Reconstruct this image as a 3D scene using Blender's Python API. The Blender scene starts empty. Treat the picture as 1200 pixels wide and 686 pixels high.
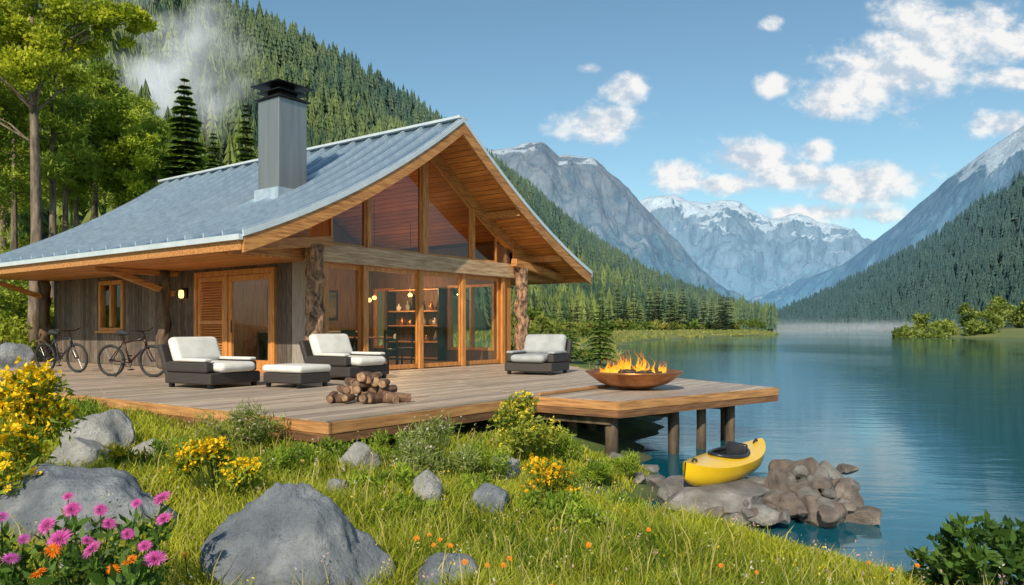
import bpy, bmesh, math, random
import numpy as np
from mathutils import Vector, Matrix, noise
random.seed(7)
rng = np.random.default_rng(7)
scn = bpy.context.scene
C = scn.collection
F = 900.0; HOR = 385.0; EYE = 1.0; WATER = -0.9
TH = math.atan2(.805, .594)
U = Vector((math.cos(TH), math.sin(TH), 0)); Vv = Vector((-math.sin(TH), math.cos(TH), 0))
CO = Vector((-4.40, 16.36, 0))

def atY(px, py, Y): return Vector(((px-600)/F*Y, Y, EYE-(py-HOR)/F*Y))
def smooth(x): x = np.clip(x, 0, 1); return x*x*(3-2*x)

# ------------------------------------------------------------------ tagging
def tag(o, label=None, cat=None, group=None, kind=None):
    if label: o['label'] = label
    if cat: o['category'] = cat
    if group: o['group'] = group
    if kind: o['kind'] = kind
    return o
def empty(name, loc=(0,0,0), rz=0, label=None, cat=None, group=None):
    o = bpy.data.objects.new(name, None); C.objects.link(o)
    o.empty_display_size = .1
    o.location = loc; o.rotation_euler = (0,0,rz)
    return tag(o, label, cat, group)
def copy_tree(o, parent=None):
    c = o.copy(); C.objects.link(c); c.parent = parent
    for ch in list(o.children): copy_tree(ch, c)
    return c
ORD = ['first','second','third','fourth','fifth','sixth','seventh','eighth','ninth','tenth','eleventh','twelfth','thirteenth','fourteenth','fifteenth','sixteenth','seventeenth','eighteenth','nineteenth','twentieth','twentyfirst','twentysecond','twentythird','twentyfourth','twentyfifth','twentysixth','twentyseventh','twentyeighth','twentyninth','thirtieth']

# ------------------------------------------------------------------ mesh helpers
class MB:
    def __init__(s): s.v=[]; s.f=[]; s.t=[]; s.tint=(1,1,1)
    def add(s, vs, fs, M=None):
        n=len(s.v)
        for p in vs:
            p=Vector(p)
            if M is not None: p=M@p
            s.v.append(p[:]); s.t.append(s.tint)
        for f in fs: s.f.append(tuple(i+n for i in f))
        return s
    def box(s,x0,x1,y0,y1,z0,z1,M=None):
        return s.add([(x0,y0,z0),(x1,y0,z0),(x1,y1,z0),(x0,y1,z0),(x0,y0,z1),(x1,y0,z1),(x1,y1,z1),(x0,y1,z1)],
              [(0,3,2,1),(4,5,6,7),(0,1,5,4),(1,2,6,5),(2,3,7,6),(3,0,4,7)],M)
    def beam(s,p,q,w,h,up=(0,0,1)):
        p=Vector(p);q=Vector(q);d=(q-p);L=d.length;d.normalize()
        upv=Vector(up); side=d.cross(upv).normalized(); upv=side.cross(d).normalized()
        M=Matrix((( d.x,side.x,upv.x,p.x),(d.y,side.y,upv.y,p.y),(d.z,side.z,upv.z,p.z),(0,0,0,1)))
        return s.box(0,L,-w/2,w/2,-h/2,h/2,M)
    def tube(s,pts,r,n=8,jit=0,jf=1.7):
        pts=[Vector(p) for p in pts]; rs=r if isinstance(r,(list,tuple)) else [r]*len(pts)
        vs=[];fs=[]
        for i,p in enumerate(pts):
            d=(pts[min(i+1,len(pts)-1)]-pts[max(i-1,0)]).normalized()
            ref=Vector((0,0,1)) if abs(d.z)<.9 else Vector((1,0,0))
            a=d.cross(ref).normalized(); b=d.cross(a)
            for k in range(n):
                t=2*math.pi*k/n
                rr=rs[i]*(1+(noise.noise(p*jf+Vector((math.cos(t)*1.5,math.sin(t)*1.5,0)))*jit if jit else 0))
                vs.append(p+a*math.cos(t)*rr+b*math.sin(t)*rr)
        for i in range(len(pts)-1):
            for k in range(n):
                fs.append((i*n+k,i*n+(k+1)%n,(i+1)*n+(k+1)%n,(i+1)*n+k))
        fs.append(tuple(range(n-1,-1,-1))); fs.append(tuple((len(pts)-1)*n+k for k in range(n)))
        return s.add(vs,fs)
    def ring(s,c,R,r,axis='y',n=32,m=8):
        vs=[];fs=[];c=Vector(c)
        for i in range(n):
            t=2*math.pi*i/n
            for j in range(m):
                q=2*math.pi*j/m; rr=R+r*math.cos(q); h=r*math.sin(q)
                if axis=='y': vs.append(c+Vector((rr*math.cos(t),h,rr*math.sin(t))))
                else: vs.append(c+Vector((rr*math.cos(t),rr*math.sin(t),h)))
        for i in range(n):
            for j in range(m): fs.append((i*m+j,((i+1)%n)*m+j,((i+1)%n)*m+(j+1)%m,i*m+(j+1)%m))
        return s.add(vs,fs)
    def lathe(s,prof,c=(0,0,0),n=40):
        vs=[];fs=[];c=Vector(c)
        for (r,z) in prof:
            for k in range(n):
                t=2*math.pi*k/n; vs.append(c+Vector((r*math.cos(t),r*math.sin(t),z)))
        for i in range(len(prof)-1):
            for k in range(n): fs.append((i*n+k,i*n+(k+1)%n,(i+1)*n+(k+1)%n,(i+1)*n+k))
        return s.add(vs,fs)
    def prism(s,poly,y0,y1):   # polygon in x-z, extruded along y
        n=len(poly)
        vs=[(x,y0,z) for x,z in poly]+[(x,y1,z) for x,z in poly]
        fs=[tuple(range(n)),tuple(range(2*n-1,n-1,-1))]+[(i,i+n,(i+1)%n+n,(i+1)%n) for i in range(n)]
        return s.add(vs,fs)
    def build(s,name,mat,parent=None,smooth=False,bevel=0,seg=2):
        me=bpy.data.meshes.new(name); me.from_pydata(s.v,[],s.f); me.update()
        at=me.color_attributes.new('tint','FLOAT_COLOR','POINT')
        a=np.ones((len(s.v),4),np.float32); a[:,:3]=np.array(s.t,np.float32).reshape(-1,3); at.data.foreach_set('color',a.ravel())
        if smooth: me.polygons.foreach_set('use_smooth',[True]*len(me.polygons))
        o=bpy.data.objects.new(name,me); C.objects.link(o)
        if mat: me.materials.append(mat)
        if parent is not None: o.parent=parent
        if bevel:
            b=o.modifiers.new('b','BEVEL'); b.width=bevel; b.segments=seg; b.limit_method='ANGLE'
        return o

def np_mesh(name,V,faces,T,mat,parent=None,smooth=False):
    me=bpy.data.meshes.new(name); me.vertices.add(len(V)); me.vertices.foreach_set('co',np.ascontiguousarray(V,np.float32).ravel())
    loops=np.concatenate([f.ravel() for f in faces]).astype(np.int32)
    sizes=np.concatenate([np.full(len(f),f.shape[1]) for f in faces])
    starts=np.concatenate([[0],np.cumsum(sizes)[:-1]]).astype(np.int32)
    me.loops.add(len(loops)); me.loops.foreach_set('vertex_index',loops)
    me.polygons.add(len(sizes)); me.polygons.foreach_set('loop_start',starts)
    me.update(calc_edges=True)
    if T is not None:
        at=me.color_attributes.new('tint','FLOAT_COLOR','POINT')
        a=np.ones((len(V),4),np.float32); a[:,:3]=T; at.data.foreach_set('color',a.ravel())
    me.polygons.foreach_set('use_smooth',np.full(len(sizes),bool(smooth)))
    if mat: me.materials.append(mat)
    o=bpy.data.objects.new(name,me); C.objects.link(o)
    if parent is not None: o.parent=parent
    return o

# ------------------------------------------------------------------ materials
def newmat(name):
    m=bpy.data.materials.new(name); m.use_nodes=True; nt=m.node_tree
    return m,nt,nt.nodes['Principled BSDF'],nt.nodes['Material Output']
def ramp(nt,fac,stops):
    r=nt.nodes.new('ShaderNodeValToRGB'); e=r.color_ramp.elements
    while len(e)<len(stops): e.new(.5)
    for i,(p,c) in enumerate(stops): e[i].position=p; e[i].color=(*c,1)
    nt.links.new(fac,r.inputs[0]); return r.outputs[0]
def mixc(nt,fac,a,b,mode='MIX'):
    n=nt.nodes.new('ShaderNodeMix'); n.data_type='RGBA'; n.blend_type=mode
    for sock,val in ((n.inputs[0],fac),(n.inputs[6],a),(n.inputs[7],b)):
        if hasattr(val,'node'): nt.links.new(val,sock)
        elif isinstance(val,(int,float)): sock.default_value=val
        else: sock.default_value=(*val,1)
    return n.outputs[2]
def math_(nt,op,a,b=None,c=None):
    n=nt.nodes.new('ShaderNodeMath'); n.operation=op
    for i,val in enumerate((a,b,c)):
        if val is None: continue
        if hasattr(val,'node'): nt.links.new(val,n.inputs[i])
        else: n.inputs[i].default_value=val
    return n.outputs[0]
def maprange(nt,v,a,b,c=0,d=1,ss=False):
    n=nt.nodes.new('ShaderNodeMapRange'); nt.links.new(v,n.inputs[0])
    for i,q in enumerate((a,b,c,d)): n.inputs[i+1].default_value=q
    if ss: n.interpolation_type='SMOOTHSTEP'
    return n.outputs[0]
def noise_(nt,scale,detail=6,stretch=(1,1,1),coord='Object',rough=.55,dist=0):
    tc=nt.nodes.new('ShaderNodeTexCoord'); mp=nt.nodes.new('ShaderNodeMapping'); mp.inputs['Scale'].default_value=stretch
    nt.links.new(tc.outputs[coord],mp.inputs[0])
    n=nt.nodes.new('ShaderNodeTexNoise'); n.inputs['Scale'].default_value=scale; n.inputs['Detail'].default_value=detail
    n.inputs['Roughness'].default_value=rough; n.inputs['Distortion'].default_value=dist
    nt.links.new(mp.outputs[0],n.inputs['Vector']); return n.outputs['Fac']
def bump_(nt,bs,h,strength,dist=.02):
    b=nt.nodes.new('ShaderNodeBump'); b.inputs['Strength'].default_value=strength; b.inputs['Distance'].default_value=dist
    nt.links.new(h,b.inputs['Height']); nt.links.new(b.outputs[0],bs.inputs['Normal'])
def mat(name,c1,c2=None,scale=4,stretch=(1,1,1),rough=.6,metal=0,bump=0,bd=.02,tint=False,detail=8,rs=(.35,.65),dist=0,boards=0):
    m,nt,bs,out=newmat(name)
    bs.inputs['Roughness'].default_value=rough; bs.inputs['Metallic'].default_value=metal
    n=noise_(nt,scale,detail,stretch,dist=dist)
    col=ramp(nt,n,[(rs[0],c1),(rs[1],c2 or c1)])
    if tint:
        a=nt.nodes.new('ShaderNodeAttribute'); a.attribute_name='tint'
        col=mixc(nt,1.0,col,a.outputs['Color'],'MULTIPLY')
    if boards:   # tongue and groove boards across local x
        tc=nt.nodes.new('ShaderNodeTexCoord'); sp=nt.nodes.new('ShaderNodeSeparateXYZ'); nt.links.new(tc.outputs['Object'],sp.inputs[0])
        q=math_(nt,'DIVIDE',sp.outputs[0],boards); fr=math_(nt,'FRACT',q); wn=nt.nodes.new('ShaderNodeTexWhiteNoise'); wn.noise_dimensions='1D'; nt.links.new(math_(nt,'FLOOR',q),wn.inputs['W'])
        g=math_(nt,'MULTIPLY',math_(nt,'GREATER_THAN',fr,.09),math_(nt,'MULTIPLY_ADD',wn.outputs['Value'],.4,.72))
        cb=nt.nodes.new('ShaderNodeCombineColor'); [nt.links.new(g,cb.inputs[i]) for i in range(3)]
        col=mixc(nt,.9,col,cb.outputs[0],'MULTIPLY')
    nt.links.new(col,bs.inputs['Base Color'])
    if bump: bump_(nt,bs,n,bump,bd)
    return m
def leafmat(name,trans=.35,rough=.55):
    m,nt,bs,out=newmat(name)
    a=nt.nodes.new('ShaderNodeAttribute'); a.attribute_name='tint'
    nt.links.new(a.outputs['Color'],bs.inputs['Base Color']); bs.inputs['Roughness'].default_value=rough
    bs.inputs['Specular IOR Level'].default_value=.25
    t=nt.nodes.new('ShaderNodeBsdfTranslucent'); 
    nt.links.new(mixc(nt,1.0,a.outputs['Color'],(1.0,1.05,.55),'MULTIPLY'),t.inputs[0])
    mx=nt.nodes.new('ShaderNodeMixShader'); mx.inputs[0].default_value=trans
    nt.links.new(bs.outputs[0],mx.inputs[1]); nt.links.new(t.outputs[0],mx.inputs[2]); nt.links.new(mx.outputs[0],out.inputs[0])
    return m
M_leaf=leafmat('foliage',.4); M_grass=leafmat('grass_blade',.35); M_needle=leafmat('needles',.12,.7); M_pine=leafmat('pine_needles',.35,.6); M_petal=leafmat('petal',.25,.6)
M_wood=mat('larch_wood',(.36,.15,.04),(.58,.28,.09),3,(1,1,14),.5,bump=.15)
M_woodx=mat('larch_beam',(.30,.115,.03),(.60,.28,.082),3,(.8,9,9),.5,bump=.25)
M_woody=mat('larch_soffit',(.52,.18,.036),(.78,.33,.085),3,(9,.6,9),.5,bump=.15,boards=.15)
M_frame=mat('door_frame_wood',(.40,.15,.033),(.65,.28,.075),4,(6,6,.7),.45,bump=.12)
M_board=mat('weathered_board',(.05,.038,.03),(.18,.14,.11),5,(7,7,.6),.8,bump=.4,tint=True)
M_deck=mat('deck_plank',(.32,.25,.19),(.58,.465,.365),4,(.7,14,14),.5,bump=.25,tint=True)
M_fascia=mat('deck_fascia',(.27,.12,.04),(.62,.31,.115),3,(.8,.8,10),.6,bump=.35,rs=(.3,.7))
M_bark=mat('bark',(.07,.05,.037),(.26,.195,.145),7,(1,1,.25),.9,bump=.9,bd=.04)
M_log=mat('log_column',(.045,.024,.014),(.42,.24,.14),9,(1,1,.55),.8,bump=1.0,bd=.05,rs=(.36,.62),dist=.8)
M_post=mat('pier_post',(.04,.028,.018),(.15,.10,.062),6,(1,1,.3),.8,bump=.6)
M_dark=mat('black_metal',(.015,.015,.016),(.03,.03,.03),6,rough=.4,metal=.6)
M_int=mat('interior_wall',(.09,.045,.022),(.16,.085,.042),3,(6,6,.6),.7)
RS=.62   # seam spacing
def metal_roof():
    m,nt,bs,out=newmat('zinc_roof'); bs.inputs['Metallic'].default_value=.65
    tc=nt.nodes.new('ShaderNodeTexCoord'); sp=nt.nodes.new('ShaderNodeSeparateXYZ'); nt.links.new(tc.outputs['Object'],sp.inputs[0])
    n=noise_(nt,.45,2,(.5,1,1))
    q=math_(nt,'FRACT',math_(nt,'DIVIDE',math_(nt,'ADD',sp.outputs[1],1.28),RS))
    v=math_(nt,'ADD',math_(nt,'MULTIPLY',q,.45),math_(nt,'MULTIPLY',n,.5))
    nt.links.new(ramp(nt,v,[(.15,(.16,.24,.33)),(.8,(.33,.44,.55))]),bs.inputs['Base Color'])
    nt.links.new(math_(nt,'MULTIPLY_ADD',n,.15,.16),bs.inputs['Roughness']); return m
M_roof=metal_roof()
M_seam=mat('roof_seam',(.40,.48,.57),(.54,.62,.70),5,rough=.3,metal=.4)
M_trim=mat('metal_trim',(.60,.66,.71),(.72,.76,.8),3,rough=.4,metal=.35)
M_chim=mat('chimney_cladding',(.22,.23,.235),(.33,.335,.33),2.0,(4,4,.3),.36,metal=.6,bump=.03,rs=(.2,.8),detail=4)
M_cushion=mat('white_cushion',(.62,.585,.54),(.72,.69,.65),5,rough=.9,bump=.25,bd=.03)
M_cushg=mat('grey_cushion',(.30,.31,.32),(.39,.40,.41),5,rough=.9,bump=.25,bd=.03)
M_bwood=mat('firewood_bark',(.07,.035,.021),(.22,.125,.075),9,rough=.85,bump=.6,tint=True)
M_cut=mat('cut_wood',(.22,.12,.065),(.42,.26,.155),14,rough=.8,tint=True)
M_copper=mat('copper_bowl',(.36,.13,.045),(.55,.25,.09),5,rough=.33,metal=.75,bump=.1)
M_rubber=mat('tyre_rubber',(.012,.012,.013),(.03,.03,.03),9,rough=.75)
M_steel=mat('bright_steel',(.16,.16,.17),(.28,.28,.29),9,rough=.35,metal=.9)
M_red=mat('maroon_paint',(.028,.008,.009),(.045,.010,.011),9,rough=.3)
M_black=mat('black_paint',(.015,.015,.02),(.03,.03,.035),9,rough=.35)
M_yellow=mat('yellow_plastic',(.82,.47,.008),(.90,.56,.012),3,rough=.22)
M_greyc=mat('grey_cloth',(.18,.18,.19),(.28,.28,.28),7,rough=.9)
def wicker():
    m,nt,bs,out=newmat('wicker'); bs.inputs['Roughness'].default_value=.6
    tc=nt.nodes.new('ShaderNodeTexCoord'); outs=[]
    for d in ('Z','DIAGONAL'):
        w=nt.nodes.new('ShaderNodeTexWave'); w.bands_direction=d; w.inputs['Scale'].default_value=14; nt.links.new(tc.outputs['Object'],w.inputs[0]); outs.append(w.outputs['Fac'])
    h=math_(nt,'MULTIPLY',outs[0],outs[1])
    nt.links.new(ramp(nt,h,[(0,(.014,.011,.010)),(.8,(.10,.08,.07))]),bs.inputs['Base Color']); bump_(nt,bs,h,.6,.01); return m
M_wick=wicker()
def rockmat(name,c1,c2,c3,warm=(.20,.17,.11),bs_=1.0):
    m,nt,bs,out=newmat(name); bs.inputs['Roughness'].default_value=.85
    n=noise_(nt,3,10,rough=.68); n2=noise_(nt,24,8,rough=.75); n3=noise_(nt,1.3,5,dist=1.2)
    col=ramp(nt,n,[(.28,c1),(.50,c2),(.72,c3)])
    col=mixc(nt,ramp(nt,n2,[(.42,(0,0,0)),(.66,(.7,.7,.7))]),col,c1)
    col=mixc(nt,ramp(nt,n3,[(.55,(0,0,0)),(.7,(.5,.5,.5))]),col,warm)
    nt.links.new(col,bs.inputs['Base Color'])
    h=math_(nt,'ADD',n,math_(nt,'MULTIPLY',n2,.4)); bump_(nt,bs,h,bs_,.08); return m
M_rock=rockmat('granite',(.10,.115,.145),(.29,.32,.365),(.64,.65,.66),(.21,.20,.165))
M_rockw=rockmat('pale_granite',(.22,.215,.21),(.48,.47,.45),(.72,.705,.68))
M_rockb=rockmat('lake_rock',(.06,.047,.039),(.20,.16,.135),(.42,.365,.32),(.14,.115,.085),.6)
M_rockg=rockmat('grey_lake_rock',(.068,.063,.058),(.215,.20,.188),(.46,.44,.42),(.15,.13,.10),.6)
def glassmat(name,tint,base,gain):
    m,nt,bs,out=newmat(name)
    tr=nt.nodes.new('ShaderNodeBsdfTransparent'); tr.inputs[0].default_value=(*tint,1)
    gl=nt.nodes.new('ShaderNodeBsdfGlossy'); gl.inputs['Roughness'].default_value=.01; gl.inputs[0].default_value=(.70,.84,.94,1)
    lw=nt.nodes.new('ShaderNodeLayerWeight'); lw.inputs[0].default_value=.5
    rf=math_(nt,'MULTIPLY_ADD',math_(nt,'POWER',lw.outputs['Facing'],4.0),gain,base)
    mx=nt.nodes.new('ShaderNodeMixShader'); nt.links.new(rf,mx.inputs[0])
    nt.links.new(tr.outputs[0],mx.inputs[1]); nt.links.new(gl.outputs[0],mx.inputs[2]); nt.links.new(mx.outputs[0],out.inputs[0]); return m
M_glass=glassmat('window_glass',(.86,.92,.90),.05,.8)
M_glassd=glassmat('tinted_gable_glass',(.30,.31,.30),.07,.7)
def emit(name,c,s):
    m,nt,bs,out=newmat(name); bs.inputs['Base Color'].default_value=(*c,1); bs.inputs['Emission Color'].default_value=(*c,1); bs.inputs['Emission Strength'].default_value=s; return m
M_lamp=emit('lamp_glow',(1.0,.55,.18),2.6)
def flamemat():
    m,nt,bs,out=newmat('flame')
    tc=nt.nodes.new('ShaderNodeTexCoord'); sp=nt.nodes.new('ShaderNodeSeparateXYZ'); nt.links.new(tc.outputs['Generated'],sp.inputs[0])
    col=ramp(nt,sp.outputs[2],[(0,(1,.62,.10)),(.35,(1,.50,.04)),(.75,(1,.27,.01)),(1,(.9,.12,.005))])
    em=nt.nodes.new('ShaderNodeEmission'); em.inputs[1].default_value=1.5; nt.links.new(col,em.inputs[0])
    tr=nt.nodes.new('ShaderNodeBsdfTransparent'); mx=nt.nodes.new('ShaderNodeMixShader')
    lw=nt.nodes.new('ShaderNodeLayerWeight'); lw.inputs[0].default_value=.45
    tr_=math_(nt,'ADD',math_(nt,'MULTIPLY',lw.outputs['Facing'],.75),math_(nt,'ADD',math_(nt,'MULTIPLY',noise_(nt,14,3,(1,1,.4)),.45),math_(nt,'MULTIPLY',sp.outputs[2],.25)))
    nt.links.new(math_(nt,'MINIMUM',tr_,.97),mx.inputs[0]); nt.links.new(em.outputs[0],mx.inputs[1]); nt.links.new(tr.outputs[0],mx.inputs[2]); nt.links.new(mx.outputs[0],out.inputs[0]); return m
M_flame=flamemat()

# ------------------------------------------------------------------ ground
shY=np.array([-40,-5,2,4,5.5,6.6,8,9.0,10,11,12.5,14,20,30,38,50,90,130,170,215,240,262,300,600,4000.])
shX=np.array([9,7.0,4.9,4.0,3.15,2.2,1.3,1.65,1.95,1.85,2.1,2.6,4.2,5.0,5.2,7,12,24,45,72,84,70,40,-100,-900.])
rY=np.array([-40,60,110,140,165,190,215,300,420,600,4000.]); rX=np.array([900,300,135,100,91,92,112,165,230,300,900.])
def ab(X,Y):
    dx=X-CO.x; dy=Y-CO.y
    return dx*U.x+dy*U.y, dx*Vv.x+dy*Vv.y
AL=-1.2; BF=-8.15; SK=.257; AR,BR=2.55,-9.11
def deck_min(b):
    if b<BF: return AL+(BF-b)/SK
    return AL if b<-6.8 else -5.1
def deck_max(b): return AR+(b-BR)*(5.6-AR)/(-3.6-BR) if b<-3.6 else min(5.6+(b+3.6),8.2)
def in_deck(X,Y,m=0):
    a,b=ab(X,Y)
    amax=np.where(b<-3.6,AR+(b-BR)*(5.6-AR)/(-3.6-BR),np.minimum(5.6+(b+3.6),8.2))
    amin=np.where(b<BF,AL+(BF-b)/SK,np.where(b<-6.8,AL,-5.1))
    return (a>amin-m)&(a<amax+m)&(b>-9.1-m)&(b<12.2)
def ground(X,Y):
    X=np.asarray(X,float);Y=np.asarray(Y,float)
    s=np.interp(Y,shY,shX)-X + .12*np.sin(Y*2.3)*(Y<40)+.08*np.sin(Y*5.1+1)*(Y<40)+1.2*np.sin(Y*.31)*(Y>55)+.7*np.sin(Y*.83)*(Y>55)
    sp=np.clip(s,0,None)
    h=-.9+.42*(1-np.exp(-sp/1.5))+.037*np.clip(sp,0,9)
    h=np.where(s<0,-.9+np.maximum(.28*s,-5),h)
    h=h+np.where(s>0,.6*(1-np.exp(-sp/8))*smooth((Y-40)/40),0)
    u=.035*np.sin(1.3*X+.7*Y)+.03*np.sin(2.9*X-1.7*Y+1)+.02*np.sin(5.3*X+4.1*Y)
    h=h+u*np.clip(sp/2,0,1)
    h=np.where(in_deck(X,Y),np.minimum(h,-.42),h)
    h=h+np.minimum(.2*np.clip(Y-21.5,0,None)*smooth((-7-X)/7),6)
    sr=X-np.interp(Y,rY,rX); srp=np.clip(sr,0,None)
    h2=np.where(sr<0,-.9+np.maximum(.25*sr,-6),-.9+2.2*(1-np.exp(-srp/9)))
    return np.maximum(h,h2)
def gz(x,y): return float(ground(np.array([x]),np.array([y]))[0])
def coords(lo,hi,step,outs):
    mid=np.arange(lo,hi,step); return np.unique(np.concatenate([outs,mid]))
gx=coords(-11,9,.16,np.concatenate([-np.geomspace(11,3000,46),np.geomspace(9,3000,80)]))
gy=coords(0,16,.16,np.concatenate([-np.geomspace(.5,60,14),np.geomspace(16,4200,110)]))
GX,GY=np.meshgrid(gx,gy,indexing='ij'); GZ=ground(GX,GY)
V=np.stack([GX,GY,GZ],-1).reshape(-1,3)
nx,ny=len(gx),len(gy); I=(np.arange(nx-1)[:,None]*ny+np.arange(ny-1)[None,:]).ravel()
Fq=np.stack([I,I+ny,I+ny+1,I+1],1)
def groundmat():
    m,nt,bs,out=newmat('meadow_soil'); bs.inputs['Roughness'].default_value=.95
    n=noise_(nt,2.2,9); n2=noise_(nt,.06,6)
    col=ramp(nt,n,[(.3,(.04,.075,.014)),(.55,(.09,.13,.025)),(.75,(.14,.14,.045))])
    geo=nt.nodes.new('ShaderNodeNewGeometry'); sp=nt.nodes.new('ShaderNodeSeparateXYZ'); nt.links.new(geo.outputs['Position'],sp.inputs[0])
    col=mixc(nt,maprange(nt,sp.outputs[1],15,60),col,ramp(nt,n2,[(.35,(.08,.12,.03)),(.65,(.18,.19,.06))]))
    col=mixc(nt,maprange(nt,sp.outputs[2],-.80,-.93),col,(.06,.055,.04))
    nt.links.new(col,bs.inputs['Base Color']); bump_(nt,bs,n,.6,.05); return m
tag(np_mesh('ground',V,[Fq],None,groundmat(),smooth=True),'grassy meadow bank sloping down to the lake','ground',kind='structure')
# water
def watermat():
    m,nt,bs,out=newmat('lake_water'); nt.nodes.remove(bs)
    n0=noise_(nt,.02,4)
    df=nt.nodes.new('ShaderNodeBsdfDiffuse'); nt.links.new(ramp(nt,n0,[(.3,(.003,.070,.108)),(.7,(.007,.108,.146))]),df.inputs[0])
    gl=nt.nodes.new('ShaderNodeBsdfGlossy'); gl.inputs['Roughness'].default_value=.035; gl.inputs[0].default_value=(.88,.98,1.0,1)
    fr=nt.nodes.new('ShaderNodeFresnel'); fr.inputs[0].default_value=1.40
    a=noise_(nt,1.0,6,(.7,2.4,1),dist=.4); b=noise_(nt,.09,4,(.7,2.0,1)); c=noise_(nt,4.5,3,(.8,1.8,1))
    msk=maprange(nt,noise_(nt,.035,3,(1,.6,1)),.38,.62,.30,1.35)
    h=math_(nt,'ADD',math_(nt,'MULTIPLY',math_(nt,'MULTIPLY',a,msk),.085),math_(nt,'ADD',math_(nt,'MULTIPLY',b,.08),math_(nt,'MULTIPLY',math_(nt,'MULTIPLY',c,msk),.022)))
    bp=nt.nodes.new('ShaderNodeBump'); bp.inputs['Strength'].default_value=.30; bp.inputs['Distance'].default_value=.5; nt.links.new(h,bp.inputs['Height'])
    nt.links.new(bp.outputs[0],gl.inputs['Normal']); nt.links.new(bp.outputs[0],fr.inputs['Normal'])
    mx=nt.nodes.new('ShaderNodeMixShader'); nt.links.new(math_(nt,'MULTIPLY',fr.outputs[0],.96),mx.inputs[0]); nt.links.new(df.outputs[0],mx.inputs[1]); nt.links.new(gl.outputs[0],mx.inputs[2]); nt.links.new(mx.outputs[0],out.inputs[0]); return m
w=MB(); w.add([(-3000,-60,WATER),(4000,-60,WATER),(4000,4200,WATER),(-3000,4200,WATER)],[(0,1,2,3)])
tag(w.build('lake',watermat()),'teal mountain lake with rippled surface','water',kind='structure')

# ------------------------------------------------------------------ mountains
def ridge_grid(ridge,foot,nu,nv,prof,amp,ns,seed,zf=-3,edge=.3,gul=.7,fine=.0,jag=0):
    t=np.linspace(0,1,len(ridge)); tt=np.linspace(0,1,nu)
    R=np.array([atY(*r)[:] for r in ridge]); Fo=np.array([[(p-600)/F*Y,Y,zf] for p,Y in foot])
    R=np.stack([np.interp(tt,t,R[:,k]) for k in range(3)],1)
    Fo=np.stack([np.interp(tt,np.linspace(0,1,len(foot)),Fo[:,k]) for k in range(3)],1)
    vv=np.concatenate([np.linspace(0,1,nv),[1.06,1.15,1.3,1.5]])
    G=np.zeros((nu,len(vv),3))
    for i in range(nu):
        if jag: R[i,2]+=jag*noise.fractal(Vector((R[i,0]/ns*2.2,seed,0)),.9,2.1,4)
        d=R[i]-Fo[i]
        for j,v in enumerate(vv):
            p=Fo[i]+d*v
            p[2]=zf+d[2]*(v**prof if v<=1 else 1-(v-1)*1.6)
            q=Vector(p)/ns+Vector((seed,seed*.7,0)); q.z*=.35
            n=noise.ridged_multi_fractal(q,1.0,2.1,6,1.0,2.0)-1.0
            if fine: n+=fine*noise.fractal(q*5.1+Vector((7,3,1)),.9,2.1,5)
            env=min(1,v*3.5)*(1 if v<.75 else (edge if v>=1 else 1-(v-.75)/.25*(1-edge)))
            p[2]+=amp*n*env
            p[1]-=amp*n*env*gul
            G[i,j]=p
    return G
def grid_obj(name,G,m,label):
    nu,nv=G.shape[:2]; I=(np.arange(nu-1)[:,None]*nv+np.arange(nv-1)[None,:]).ravel()
    o=np_mesh(name,G.reshape(-1,3),[np.stack([I,I+nv,I+nv+1,I+1],1)],None,m,smooth=True)
    return tag(o,label,'mountain',kind='structure')
def mtnmat(name,rk1,rk2,low,snow_z,snow_w,haze,zh,air,hz0=.75,snowthr=.66,nsc=.006,tree_z=None,bd=25):
    m,nt,bs,out=newmat(name); bs.inputs['Roughness'].default_value=.95; bs.inputs['Specular IOR Level'].default_value=.1
    geo=nt.nodes.new('ShaderNodeNewGeometry'); sp=nt.nodes.new('ShaderNodeSeparateXYZ'); nt.links.new(geo.outputs['Position'],sp.inputs[0])
    sn=nt.nodes.new('ShaderNodeSeparateXYZ'); nt.links.new(geo.outputs['Normal'],sn.inputs[0])
    n=noise_(nt,nsc,10,rough=.65); n2=noise_(nt,nsc*5,10,(1,1,.6),rough=.7,dist=.5)
    col=ramp(nt,math_(nt,'MULTIPLY_ADD',n2,.7,math_(nt,'MULTIPLY',n,.3)),[(.36,rk1),(.60,rk2)])
    tz=tree_z or zh*.5
    col=mixc(nt,maprange(nt,math_(nt,'ADD',sp.outputs[2],math_(nt,'MULTIPLY',math_(nt,'SUBTRACT',n2,.5),zh*1.1)),tz,tz*.45),col,low)
    # snow lies in patches on the gentler, higher ground
    sf=math_(nt,'ADD',math_(nt,'MULTIPLY',sn.outputs[2],.45),math_(nt,'ADD',math_(nt,'MULTIPLY',n,.55),math_(nt,'MULTIPLY',n2,.45)))
    sf=math_(nt,'ADD',sf,maprange(nt,sp.outputs[2],snow_z,snow_z+snow_w,-.22,.06))
    col=mixc(nt,maprange(nt,sf,snowthr,snowthr+.05),col,(.80,.85,.91))
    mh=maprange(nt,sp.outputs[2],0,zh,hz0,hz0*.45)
    col=mixc(nt,mh,col,haze)  # distance haze painted into the base colour, thicker low down
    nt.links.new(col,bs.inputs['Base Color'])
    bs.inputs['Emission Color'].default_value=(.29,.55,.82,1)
    nt.links.new(math_(nt,'MULTIPLY',mh,air),bs.inputs['Emission Strength'])  # faint emission imitates airlight in front of the slope
    bump_(nt,bs,n2,.85,bd); return m
Gl=ridge_grid([(-500,-230,320),(-100,-150,345),(130,-55,380),(300,32,420),(400,82,450),(480,128,490),(545,174,530),(620,231,590),(700,296,650),(770,336,720),(850,368,800),(915,388,860)],
   [(-600,60),(-150,80),(100,105),(250,130),(380,150),(470,175),(540,200),(600,225),(670,245),(740,265),(800,290),(900,340)],110,44,1.15,14,70,3.1,zf=-2,edge=.25)
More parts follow.
